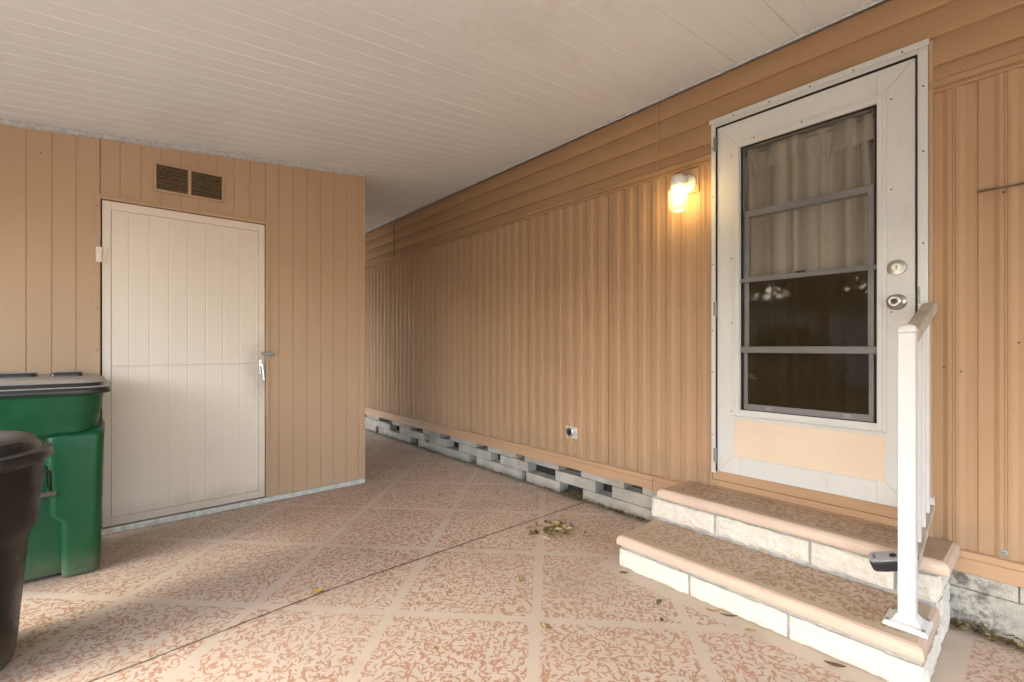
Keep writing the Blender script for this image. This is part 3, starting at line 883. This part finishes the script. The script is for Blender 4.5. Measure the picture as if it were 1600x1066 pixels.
# ------------------------------------------------------------------ handrail
hr = thing('handrail', 'white vinyl handrail with square post and balusters on the right of the steps', 'handrail', (2.04, .292, .176))
PX, PY = 2.040, .294
bm = NB(); box(bm, PX - .023, PX + .023, PY - .023, PY + .023, .176, 1.168); obj('post', bm, mat_rail, hr, bevel=.002)
bm = NB(); lathe(bm, [(.0, 0)] if 0 else [(.034, 1.1685), (.034, 1.178), (.028, 1.190), (.015, 1.196), (.003, 1.197)], (PX, PY, 0), 'z', 4)
bm2 = bm
bmesh.ops.rotate(bm, cent=(PX, PY, 0), matrix=Matrix.Rotation(R(45), 3, 'Z'), verts=bm.verts)
obj('post_cap', bm, mat_rail, hr, bevel=.003)
bm = NB()
loft(bm, [[(PX + s_ * a, PY + t_ * a, z) for s_, t_ in ((-1, -1), (1, -1), (1, 1), (-1, 1))] for a, z in ((.058, .1755), (.058, .187), (.052, .191), (.036, .195), (.029, .208), (.0235, .214))])
obj('base_flange', bm, mat_rail, hr, bevel=.002)
for s_ in (-1, 1):
    for t_ in (-1, 1):
        bm = NB(); lathe(bm, [(.006, .1915), (.0055, .196), (.002, .1975)], (PX + s_ * .046, PY + t_ * .046, 0), 'z', 8); obj('screw', bm, mat_zinc, hr)
sl = .27
zt0, zb0 = 1.150, .330
bm = NB(); bar(bm, (PX + .0235, PY, zt0), (2.530, PY, zt0 + (2.53 - PX) * sl), .046, .040); obj('top_rail', bm, mat_railtop, hr, bevel=.006, seg=3)
bm = NB(); bar(bm, (PX + .0235, PY, zb0), (2.500, PY, zb0 + (2.50 - PX) * sl * 1.12), .034, .030); obj('bottom_rail', bm, mat_railtop, hr, bevel=.003)
for xx in (2.135, 2.235, 2.335, 2.435):
    bm = NB(); box(bm, xx - .010, xx + .010, PY - .010, PY + .010, zb0 + (xx - PX) * sl * 1.12 + .015, zt0 + (xx - PX) * sl - .020)
    obj('baluster', bm, mat_rail, hr, bevel=.0015)
bm = NB(); box(bm, 2.500, 2.536, PY - .014, PY + .014, zb0 + .46 * sl * 1.12 - .02, zb0 + .46 * sl * 1.12 + .04); obj('wall_bracket', bm, mat_rail, hr, bevel=.003)
bm = NB(); bar(bm, (PX + .026, PY - .018, zb0 + .004), (PX + .030, PY - .018, zb0 + .012), .010, .010); obj('rail_bolt', bm, mat_key, hr)

# ------------------------------------------------------------------ key lock box clamped to the bottom rail
kb = thing('key_lock_box', 'grey and black key lock box hanging from the bottom of the handrail', 'lock box', (2.10, .34, .35))
# local frame: runs along +y (a), thickness up (c)
A = Vector((-.10, 1.0, -.36)).normalized(); Bv = Vector((1, 0, 0)); Bv = (Bv - A * A.dot(Bv)).normalized(); Cv = Bv.cross(A).normalized()
if Cv.z < 0: Cv = -Cv
# turn the top face towards the carport floor side so that it is seen
Cv2 = (Cv * .88 - Bv * .47).normalized(); Bv2 = A.cross(Cv2).normalized()
K0 = Vector((2.110, PY + .022, .378))
def kp(a, b, c): return tuple(K0 + A * a + Bv2 * b + Cv2 * c)
def kslab(bm, outline, c0, c1, shrink=.0, n_in=1):
    cx = sum(p[0] for p in outline) / len(outline); cy = sum(p[1] for p in outline) / len(outline)
    def rg(s_, c): return [kp(cx + (a - cx) * s_, cy + (b - cy) * s_, c) for a, b in outline]
    loft(bm, [rg(1 - shrink, c0), rg(1, c0 + (c1 - c0) * .2), rg(1, c0 + (c1 - c0) * .8), rg(.97, c1)])
ol = [(0, -.020), (.030, -.025), (.070, -.026), (.098, -.024), (.104, -.018), (.104, .018), (.098, .024), (.070, .026), (.030, .025), (0, .020)]
bm = NB(); kslab(bm, ol, -.046, -.002, .16); obj('lock_body', bm, mat_rubber, kb, bevel=.003)
ol2 = [(.008, -.016), (.016, -.020), (.060, -.0225), (.094, -.0215), (.100, -.016), (.100, .016), (.094, .0215), (.060, .0225), (.016, .020), (.008, .016)]
bm = NB(); kslab(bm, ol2, -.0018, .007, .0); fc = obj('face_plate', bm, mat_boxgrey, kb, bevel=.002)
bm = NB(); kslab(bm, [(.018 + .011 * math.cos(2 * math.pi * k / 16) + .010, .009 * math.sin(2 * math.pi * k / 16)) for k in range(16)], .0072, .0095)
obj('keypad', bm, mat_key, kb)
bm = NB()
for a, b, a2, b2 in ((.078, -.010, .088, -.007), (.088, -.007, .079, -.001), (.079, -.001, .089, .004), (.089, .004, .080, .011)):
    p, q = Vector(kp(a, b, .0076)), Vector(kp(a2, b2, .0076))
    bar(bm, p, q, .0022, .0008, Cv2)
obj('lettering', bm, mat_key, kb)
bm = NB()
pts = [kp(.0, .010, -.014), kp(-.018, .012, -.010), kp(-.034, .010, -.006), kp(-.038, .0, -.006), kp(-.034, -.010, -.006), kp(-.018, -.012, -.010), kp(.0, -.010, -.014)]
for i in range(len(pts) - 1): bar(bm, pts[i], pts[i + 1], .006, .006, (1, .2, .3))
obj('shackle', bm, mat_key, kb)

# ------------------------------------------------------------------ shed
shed = thing('storage_shed', 'tan vertical board storage shed at the end of the carport', 'shed', (.4, D, 0))
XE = 1.566                                          # right corner
SB = 5.75                                           # back of the shed
DX0, DX1, DZ0, DZ1 = -.052, .830, .046, 1.992       # door opening
g = [(0, 0), (.0915, 0), (.0955, .0030), (.0975, .0034), (.0980, .0002), (.0995, 0)]
def shed_panel(x0, x1, z0, top, phase):
    bm = NB()
    pr = rep(g, .0995, x0 + .0012, x1 - .0012, phase)
    sheet(bm, pr, .03, lambda s_, d, t: (s_, D + d, z0 if t == 0 else (ceil_z(s_) - .004 if top is None else top)))
    return obj('wall_panel', bm, mat_shed, shed)
shed_panel(-2.20, -1.27, .040, None, -1.27); shed_panel(-1.27, DX0, .040, None, DX0 - 1.194)
shed_panel(DX0, DX1, DZ1 + .024, None, DX0 - .006); shed_panel(DX1, XE, .040, None, DX1 - .006)
bm = NB()
box(bm, DX1 - .0, XE - .002, D + .031, D + .05, .04, 2.45)
# side wall and back wall, with the same vertical grooves
pr = rep(g, .0995, D + .0005, SB, D)
sheet(bm, pr, .03, lambda s_, d, t: (XE - d, s_, (.040, ceil_z(XE) - .006)[t]))
for v in bm.verts:
    pass
obj('side_wall', bm, mat_shed, shed)
bm = NB(); box(bm, -2.20, XE - .04, SB - .03, SB, .04, 2.13); box(bm, -2.20, -2.17, D + .05, SB - .031, .04, 2.10); obj('rear_wall', bm, mat_shed, shed)
bm = NB()
box(bm, DX0 - .0270, DX0 - .0005, D - .0085, D - .0008, .042, DZ1 + .0235); box(bm, DX1 + .0005, DX1 + .0225, D - .0085, D - .0008, .042, DZ1 + .0235)
box(bm, DX0 - .0270, DX1 + .0225, D - .0100, D - .0008, DZ1 + .0240, DZ1 + .0345)
box(bm, DX0 - .0005, DX1 + .0005, D - .0070, D + .0290, DZ1 + .0050, DZ1 + .0235)
box(bm, XE - .022, XE + .003, D - .0095, D - .0006, .042, ceil_z(XE) - .03)
obj('casing', bm, mat_shed, shed, bevel=.0015)
bm = NB(); box(bm, DX0, DX1, D + .022, D + .04, DZ0 - .01, DZ1 + .02); obj('door_recess', bm, mat_dark, shed)
# door leaf
bm = NB()
gd = [(0, 0), (.004, .0012), (.012, .0002), (.088, 0), (.0985, 0)]
ex0, ex1 = DX0 + .007, DX1 - .004
pr = rep(gd, .0985, ex0 + .042, ex1 - .042, ex0 + .02)
for z0, z1 in ((DZ0 + .052, .998), (1.006, DZ1 - .052)):
    sheet(bm, pr, .018, lambda s_, d, t: (s_, D + .002 + d, (z0, z1)[t]))
dleaf = obj('shed_door', bm, mat_sheddoor, shed)
bm = NB()
box(bm, ex0, ex0 + .040, D - .0005, D + .018, DZ0, DZ1); box(bm, ex1 - .040, ex1, D - .0005, D + .018, DZ0, DZ1)
box(bm, ex0 + .0402, ex1 - .0402, D - .0003, D + .018, DZ0, DZ0 + .050); box(bm, ex0 + .0402, ex1 - .0402, D - .0003, D + .018, DZ1 - .050, DZ1)
box(bm, ex0 + .0402, ex1 - .0402, D + .0008, D + .018, .9985, 1.0055)
obj('door_edge_frame', bm, mat_sheddoor, dleaf, bevel=.002)
for zz in (1.665, .36):
    bm = NB()
    box(bm, DX0 - .020, DX0 + .000, D - .0115, D - .0088, zz - .045, zz + .045); box(bm, DX0 + .008, DX0 + .028, D - .0070, D - .0038, zz - .045, zz + .045)
    for k in range(3): lathe(bm, [(.0055, -.044 + k * .030), (.0055, -.016 + k * .030)], (DX0 + .004, D - .0120, zz), 'z', 10)
    obj('hinge', bm, mat_sheddoor, dleaf, bevel=.001, seg=1)
bm = NB()
box(bm, .802, .870, D - .018, D - .009, 1.058, 1.083); box(bm, .838, .886, D - .024, D - .0185, 1.060, 1.081)
hasp = obj('hasp', bm, mat_zinc, dleaf, bevel=.004, seg=3)
bm = NB()
box(bm, .788, .806, D - .0080, D - .0036, .925, 1.030)
lathe(bm, [(.012, -.012), (.013, 0)], (.802, D - .0035, .985), 'y', 14)
bar(bm, (.802, D - .026, 1.000), (.815, D - .030, .880), .011, .006, (0, 1, 0))
bar(bm, (.800, D - .006, .990), (.802, D - .028, .992), .012, .012)
lathe(bm, [(.005, -.012), (.006, 0)], (.789, D - .0035, .945), 'y', 10)
obj('door_handle', bm, mat_chrome, dleaf, bevel=.0015)
# louvre vent
V0, V1, VZ0, VZ1 = .196, .575, 2.098, 2.283
bm = NB()
fr = NB()
def fx(x0, x1, z0, z1): box(fr, x0, x1, D - .016, D - .001, z0, z1)
fx(V0, V0 + .014, VZ0, VZ1); fx(V1 - .014, V1, VZ0, VZ1); fx(V0 + .014, V1 - .014, VZ0, VZ0 + .014); fx(V0 + .014, V1 - .014, VZ1 - .014, VZ1)
mid = (V0 + V1) / 2 - .004
fx(mid - .009, mid + .009, VZ0 + .014, VZ1 - .014)
vent = obj('vent', fr, mat_shed, shed, bevel=.0015, seg=1)
bm.free()
for x0, x1 in ((V0 + .0145, mid - .0095), (mid + .0095, V1 - .0145)):
    bm = NB()
    zz = VZ0 + .017
    while zz < VZ1 - .026:
        j1, j2 = rnd.uniform(-.0012, .0012), rnd.uniform(-.0012, .0012)
        a = [bm.verts.new(p) for p in ((x0, D - .0125, zz + j1), (x1, D - .0125, zz + j2), (x1, D - .0035, zz + .0110 + j2), (x0, D - .0035, zz + .0110 + j1),
                                       (x0, D - .0125, zz + .001 + j1), (x1, D - .0125, zz + .001 + j2), (x1, D - .0035, zz + .0122 + j2), (x0, D - .0035, zz + .0122 + j1))]
        for f in ((3, 2, 1, 0), (4, 5, 6, 7), (0, 1, 5, 4), (1, 2, 6, 5), (2, 3, 7, 6), (3, 0, 4, 7)): bm.faces.new([a[i] for i in f])
        zz += .0150
    obj('louvre', bm, mat_ventbrown, vent)
    bm = NB(); box(bm, x0, x1, D - .0030, D - .0012, VZ0 + .0145, VZ1 - .0145); obj('vent_backing', bm, mat_interior, vent)
# sill strip and ragged caulk under the ceiling
bm = NB(); box(bm, -2.20, XE + .004, D - .012, D + .03, .002, .0385); obj('base_strip', bm, mat_galv, shed, bevel=.004)
bm = NB()
pr = []; q = -2.2
while q < XE: pr.append(q); q += rnd.uniform(.012, .035)
pr.append(XE + .004)
rows = [[], [], [], []]
for x_ in pr:
    zc = ceil_z(x_)
    rows[0].append(bm.verts.new((x_, D - .001, zc - .003))); rows[1].append(bm.verts.new((x_, D - .018 + rnd.uniform(-.004, .003), zc - .004)))
    rows[2].append(bm.verts.new((x_, D - .012 + rnd.uniform(-.003, .002), zc - .024 + rnd.uniform(-.005, .004)))); rows[3].append(bm.verts.new((x_, D - .0008, zc - .030 + rnd.uniform(-.004, .003))))
for i in range(len(pr) - 1):
    for k in range(4):
        a, b = rows[k], rows[(k + 1) % 4]
        bm.faces.new((a[i], a[i + 1], b[i + 1], b[i]))
bm.faces.new([r_[0] for r_ in rows]); bm.faces.new([r_[-1] for r_ in rows][::-1])
bmesh.ops.recalc_face_normals(bm, faces=bm.faces)
obj('caulk_strip', bm, mat_caulk, shed)
screws(shed, [(DX0 - .014, D - .0085, zz) for zz in (.30, .75, 1.10, 1.35, 1.62, 1.95)] + [(xx, D, 2.2) for xx in (-.30, .95, 1.25)], 'y', .0035, name='nail')

# ------------------------------------------------------------------ green wheeled bin
gb = thing('wheeled_bin', 'large green wheeled rubbish bin with a black lid against the shed', 'rubbish bin', (-.42, 3.32, 0))
GX0, GX1, GY0, GY1 = -.86, -.034, 3.045, 3.575
bm = NB()
def taper(z, x0=GX0, x1=GX1, y0=GY0, y1=GY1, ins=0.0, r=.09):
    t = (0.90 - z) * .055
    return rrect(x0 + t + ins, x1 - t - ins, y0 + t + ins, y1 - t - ins, r, z, 6)
loft(bm, [taper(.012, ins=.045), taper(.03, ins=.032), taper(.10, ins=.03), taper(.50, ins=.03), taper(.690, ins=.030), taper(.705, ins=.012), taper(.78, ins=.010), taper(.795, ins=.002), taper(.885, ins=0), taper(.888, ins=-.018, r=.10), taper(.908, ins=-.020, r=.10), taper(.910, ins=.01)])
gbody = obj('bin_body', bm, mat_green, gb, smooth=False, bevel=.008, seg=3)
for p in gbody.data.polygons: p.use_smooth = True
# wheel-arch leg at the right of the face, wider below
bm = NB()
def leg_ring(x0, x1, y0, y1, z, r=.035): return rrect(x0, x1, y0, y1, r, z, 5)
loft(bm, [leg_ring(-.185, -.052, 3.088, 3.50, .004), leg_ring(-.186, -.046, 3.080, 3.51, .02), leg_ring(-.190, -.042, 3.073, 3.52, .275),
          leg_ring(-.228, -.040, 3.070, 3.52, .315), leg_ring(-.240, -.034, 3.060, 3.53, .60), leg_ring(-.235, -.030, 3.058, 3.53, .690), leg_ring(-.19, -.040, 3.10, 3.50, .715)])
o = obj('wheel_arch', bm, mat_green, gb, smooth=True, bevel=.006, seg=2)
bm = NB()
loft(bm, [leg_ring(-.80, -.66, 3.088, 3.50, .004), leg_ring(-.80, -.65, 3.073, 3.52, .275), leg_ring(-.81, -.62, 3.070, 3.52, .315), leg_ring(-.82, -.61, 3.060, 3.53, .60), leg_ring(-.81, -.62, 3.058, 3.53, .69), leg_ring(-.79, -.66, 3.10, 3.50, .715)])
obj('wheel_arch', bm, mat_green, gb, smooth=True, bevel=.006, seg=2)
bm = NB(); lathe(bm, [(.011, -.70), (.011, -.20)], (0, 3.068, .425), 'x', 14); obj('axle', bm, mat_axle, gb, smooth=True)
# lid
bm = NB()
def lr(ins, z, zb=None, r=.10):
    pts = rrect(GX0 - .035 + ins, GX1 + .030 - ins, GY0 - .030 + ins, GY1 + .030 - ins, r, 0, 6)
    zb = z if zb is None else zb
    return [(x, y, z + (zb - z) * (y - GY0) / (GY1 - GY0)) for x, y, _ in pts]
loft(bm, [lr(.012, .893), lr(.0, .892), lr(-.002, .905), lr(.004, .922, .925), lr(.022, .927, .932), lr(.026, .930, .936, .09), lr(.030, .944, .952, .09), lr(.050, .950, .962, .08), lr(.075, .953, .968, .07), lr(.085, .955, .974, .06)])
lid = obj('bin_lid', bm, mat_binlid, gb, smooth=True, bevel=.004, seg=2)
bm = NB()
loft(bm, [rrect(-.74, -.29, 3.36, 3.50, .03, .958, 4), rrect(-.735, -.295, 3.365, 3.495, .03, .985, 4), rrect(-.70, -.33, 3.38, 3.48, .03, .990, 4)])
loft(bm, [rrect(-.245, -.115, 3.34, 3.53, .02, .958, 4), rrect(-.240, -.125, 3.345, 3.525, .02, .986, 4), rrect(-.225, -.14, 3.36, 3.51, .02, .990, 4)])
obj('lid_ridge', bm, mat_binlid, lid, smooth=True, bevel=.004)
bm = NB(); lathe(bm, [(.014, -.74), (.014, -.12)], (0, 3.615, .935), 'x', 14)
obj('bin_handle', bm, mat_lid, gb, smooth=True)

# ------------------------------------------------------------------ black rubbish can
bc = thing('trash_can', 'round black plastic rubbish can with a domed lid in front of the green bin', 'rubbish can', (-.485, 2.44, 0))
BX, BY = -.462, 2.43
bm = NB()
lathe(bm, [(.185, .002), (.195, .012), (.203, .06), (.221, .30), (.232, .43), (.236, .445), (.2545, .475), (.2585, .50), (.270, .66), (.271, .705), (.285, .708), (.286, .722), (.255, .722), (.250, .68)], (BX, BY, 0), 'z', 64)
can = obj('can_body', bm, mat_black, bc, smooth=True, bevel=.004)
bm = NB()
lathe(bm, [(.270, .7225), (.292, .712), (.297, .722), (.297, .744), (.291, .752), (.272, .754), (.266, .757), (.262, .772), (.250, .790), (.225, .801), (.160, .808), (.155, .8055), (.150, .809), (.080, .813), (.01, .818)], (BX, BY, 0), 'z', 64)
obj('can_lid', bm, mat_lid, bc, smooth=True, bevel=.003)
def rim_tab(ang, name):
    bm = NB()
    c_, s_ = math.cos(ang), math.sin(ang)
    bar(bm, (BX + c_ * .288, BY + s_ * .288, .690), (BX + c_ * .304, BY + s_ * .304, .690), .06, .028, (0, 0, 1))
    return obj(name, bm, mat_lid, bc, bevel=.004)
rim_tab(R(-60), 'lid_clip')
bm = NB()
ang = R(10)
P0 = Vector((BX + math.cos(ang) * .262, BY + math.sin(ang) * .262, 0))
tang = Vector((-math.sin(ang), math.cos(ang), 0)); outw = Vector((math.cos(ang), math.sin(ang), 0))
pts = [P0 + tang * -.05 + Vector((0, 0, .66)), P0 + outw * .022 + tang * -.05 + Vector((0, 0, .655)), P0 + outw * .024 + tang * -.045 + Vector((0, 0, .58)), P0 + outw * .024 + tang * .045 + Vector((0, 0, .58)), P0 + outw * .022 + tang * .05 + Vector((0, 0, .655)), P0 + tang * .05 + Vector((0, 0, .66))]
for i in range(5): bar(bm, pts[i], pts[i + 1], .007, .007, (.3, .2, 1))
obj('side_handle', bm, mat_black, bc, bevel=.003)

# ------------------------------------------------------------------ leaves
def leaf_into(bm, loc, L, wd, yaw, pitch, curl, mi=0, roll=0.0):
    n = 5
    M_ = Matrix.Translation(loc) @ Matrix.Rotation(yaw, 4, 'Z') @ Matrix.Rotation(pitch, 4, 'Y') @ Matrix.Rotation(roll, 4, 'X')
    top = []
    for i in range(n + 1):
        t = i / n
        w_ = wd * math.sin(math.pi * min(.98, t * .96 + .02)) ** .8 + .0006
        x_ = L * (t - .5); z_ = curl * L * (4 * (t - .5) ** 2)
        top.append([M_ @ Vector((x_, s_ * w_, z_ + abs(s_) * w_ * .55)) for s_ in (-1, 0, 1)])
    for s0 in (0, 1):
        for off in (0, 1):
            pass
    V = [[[bm.verts.new(p + Vector((0, 0, h))) for p in row] for row in top] for h in (0, .0007)]
    for i in range(n):
        for k in (0, 1):
            f = bm.faces.new((V[1][i][k], V[1][i + 1][k], V[1][i + 1][k + 1], V[1][i][k + 1])); f.material_index = mi
            f = bm.faces.new((V[0][i][k + 1], V[0][i + 1][k + 1], V[0][i + 1][k], V[0][i][k])); f.material_index = mi
        for k, q in ((0, 1), (2, -1)):
            a, b, c_, d_ = V[0][i][k], V[0][i + 1][k], V[1][i + 1][k], V[1][i][k]
            f = bm.faces.new((a, b, c_, d_) if q == 1 else (d_, c_, b, a)); f.material_index = mi
bm = NB()
for k in range(110):
    r_ = abs(rnd.gauss(0, .066)); t_ = rnd.uniform(0, 6.28)
    x_, y_ = 2.035 + r_ * math.cos(t_) * 1.0 + .012, 1.945 + r_ * math.sin(t_) * 1.0
    h_ = max(0, .045 - r_ * .4) * rnd.uniform(0, 1) + .003
    leaf_into(bm, (x_, y_, h_), rnd.uniform(.03, .06), rnd.uniform(.005, .011), rnd.uniform(0, 6.28), rnd.uniform(-.35, .35), rnd.uniform(-.05, .25), rnd.choice([0, 0, 0, 1, 2, 2, 2, 3, 4]), rnd.uniform(-.8, .8))
tag(obj('leaf_pile', bm, leafmats, smooth=False), 'small heap of dry brown and olive leaves on the painted floor', 'leaf pile', None, 'stuff')
bm = NB()
def litter(n, fn, Lr=(.012, .035)):
    for k in range(n):
        x_, y_, z_ = fn()
        leaf_into(bm, (x_, y_, z_), rnd.uniform(*Lr), rnd.uniform(.002, .006), rnd.uniform(0, 6.28), rnd.uniform(-.3, .3), rnd.uniform(0, .3), rnd.choice([0, 1, 1, 3, 3, 3, 1]), rnd.uniform(-.7, .7))
litter(220, lambda: (2.592 - abs(rnd.gauss(0, .010)), rnd.uniform(1.42, 7), .003 + abs(rnd.gauss(0, .004))))
litter(120, lambda: (2.590 - abs(rnd.gauss(0, .014)), rnd.uniform(1.42, 2.3), .004 + abs(rnd.gauss(0, .006))))
litter(420, lambda: (2.550 - abs(rnd.gauss(0, .022)), rnd.uniform(-1.0, .235), .004 + abs(rnd.gauss(0, .018))), (.02, .055))
litter(30, lambda: (2.62 + rnd.uniform(0, .05), rnd.uniform(2.21, 2.41), .004), (.02, .04))
tag(obj('leaf_litter', bm, leafmats), 'dry leaf litter gathered along the foot of the block skirting', 'leaf litter', None, 'stuff')
singles = [  # x, y, length, width, yaw, material, label
    (.706, 2.157, .055, .011, .05, 4, 'yellow leaf caught in the floor joint'),
    (1.86, 2.96, .035, .009, .5, 4, 'small yellow leaf on the floor towards the block skirting'),
    (2.32, 3.75, .05, .012, .2, 4, 'yellow leaf near the skirting beyond the shed corner'),
    (1.475, 1.63, .060, .008, 1.0, 0, 'thin brown leaf on the floor left of the leaf heap and steps'),
    (1.295, 1.295, .050, .007, 1.3, 0, 'tan leaf lying by the band crossing in the near floor'),
    (1.900, 1.345, .045, .010, 2.3, 3, 'curled dark leaf at the left corner of the lower step'),
    (1.800, 1.090, .050, .010, .3, 1, 'flat olive leaf in front of the lower step'),
    (1.690, 1.010, .030, .006, .9, 3, 'tiny dark curled leaf in front of the lower step'),
    (1.910, .905, .060, .008, -1.1, 0, 'long tan leaf against the middle of the lower riser'),
    (1.925, .845, .070, .006, -1.0, 3, 'long dark leaf along the middle of the lower riser'),
    (1.890, .745, .045, .008, -.9, 0, 'brown leaf at the foot of the second riser brick'),
    (1.905, .470, .065, .010, -1.2, 3, 'dark leaf at the foot of the nearest riser brick'),
    (2.14, 1.79, .025, .007, .4, 3, 'small dark leaf between the leaf heap and the skirting'),
    (1.93, 2.06, .045, .011, 2.8, 0, 'faded tan leaf beside the leaf heap at the floor joint'),
    (2.08, 1.835, .045, .008, -1.3, 2, 'pale leaf just in front of the leaf heap'),
    (.905, 1.47, .018, .006, .4, 4, 'tiny yellow leaf on the near floor below the joint')]
for x_, y_, L_, w_, a_, mi, lab in singles:
    bm = NB(); leaf_into(bm, (x_, y_, .0035), L_, w_, a_, 0, rnd.uniform(.05, .16), 0, rnd.uniform(-.2, .2))
    tag(obj('leaf', bm, leafmats[mi]), lab, 'leaf', 'single leaves lying on the floor')

# ------------------------------------------------------------------ what stands outside the open side (seen in reflections), plus added trees that break up the sky
bm = NB(); box(bm, -12.2, -12.0, -9, 16, -.06, 2.6)
nb_ = thing('neighbour_home', 'pale neighbouring home wall across the lawn', 'mobile home', (-12, 3, 0))
obj('wall', bm, painted('neighbour_paint', (.62, .60, .55), (.58, .56, .51)), nb_)
bm = NB(); box(bm, -12.6, -11.6, -9.3, 16.3, 2.602, 2.75); obj('roof', bm, mat_white, nb_)
def mk_fol():
    m = M('foliage')
    c = m.mix(m.smooth(m.noise(7, 4), .3, .7), (.045, .075, .02), (.10, .12, .035))
    return m.pbr(c, .6, 0, None, .3)
mat_fol = mk_fol()
def bush(x0, y0, rx, ry, h, label):
    bm = NB()
    for k in range(1500):
        t_ = rnd.uniform(0, 6.28); q = rnd.uniform(.35, 1) ** .5; ph = rnd.uniform(0, 1)
        rr = q * (1 - .6 * ph ** 3) * (1 + .18 * math.sin(t_ * 5 + ph * 7))
        leaf_into(bm, (x0 + rx * rr * math.cos(t_), y0 + ry * rr * math.sin(t_), ph * h), rnd.uniform(.10, .2), rnd.uniform(.02, .045), rnd.uniform(0, 6.28), rnd.uniform(-1, 1), .1, 0, rnd.uniform(-1, 1))
    b = thing('bush', label, 'bush', (x0, y0, -.06), 'bushes beyond the carport')
    obj('foliage', bm, mat_fol, b)
    bm = NB()
    for k in range(5):
        t_ = k * 1.3; bar(bm, (x0, y0, -.06), (x0 + rx * .5 * math.cos(t_), y0 + ry * .5 * math.sin(t_), h * .7), .03, .03)
    obj('stems', bm, simple('bark', (.12, .09, .06), .9), b)
bush(-5.2, 3.4, .7, 1.0, 1.5, 'leafy bush beyond the open side level with the shed')
bush(-5.6, 6.4, .8, .9, 1.9, 'taller leafy bush beyond the open side behind the shed')

def added_tree(x0, y0, r_, h, label):  # out of view, added to cut the bright sky reflected in the door glass
    t = thing('added_tree', label, 'added_tree', (x0, y0, -.06))
    bm = NB()
    n = 10
    rings = [[(x0 + .1 * math.sin(z * 1.3) + q * math.cos(2 * math.pi * k / n), y0 + q * math.sin(2 * math.pi * k / n), z) for k in range(n)] for q, z in ((.20, -.06), (.15, .3), (.12, 1.2), (.09, h * .55), (.04, h * .9))]
    loft(bm, rings)
    for k in range(6):
        a_ = k * 1.05; bar(bm, (x0, y0, h * .42 + k * .1), (x0 + r_ * .75 * math.cos(a_), y0 + r_ * .75 * math.sin(a_), h * .62 + .12 * k), .05, .05)
    obj('trunk', bm, simple('tree_bark', (.14, .11, .08), .9), t)
    bm = NB()
    cl = [(rnd.gauss(0, .45) * r_, rnd.gauss(0, .45) * r_, h * .66 + rnd.gauss(0, .13) * h) for k in range(16)]
    for k in range(3200):
        c_ = rnd.choice(cl); v = Vector((rnd.gauss(0, 1), rnd.gauss(0, 1), rnd.gauss(0, .8))).normalized() * r_ * .42 * rnd.random() ** .4
        leaf_into(bm, (x0 + c_[0] + v.x, y0 + c_[1] + v.y, c_[2] + v.z), rnd.uniform(.14, .26), rnd.uniform(.03, .06), rnd.uniform(0, 6.28), rnd.uniform(-1, 1), .1, 0, rnd.uniform(-1, 1))
    obj('crown', bm, mat_fol, t)
added_tree(-7.4, 3.3, 1.7, 4.4, 'leafy crown on the lawn, added to break up the reflected sky')
added_tree(-8.2, 7.6, 1.6, 4.8, 'taller leafy crown behind the shed, added to break up the reflected sky')
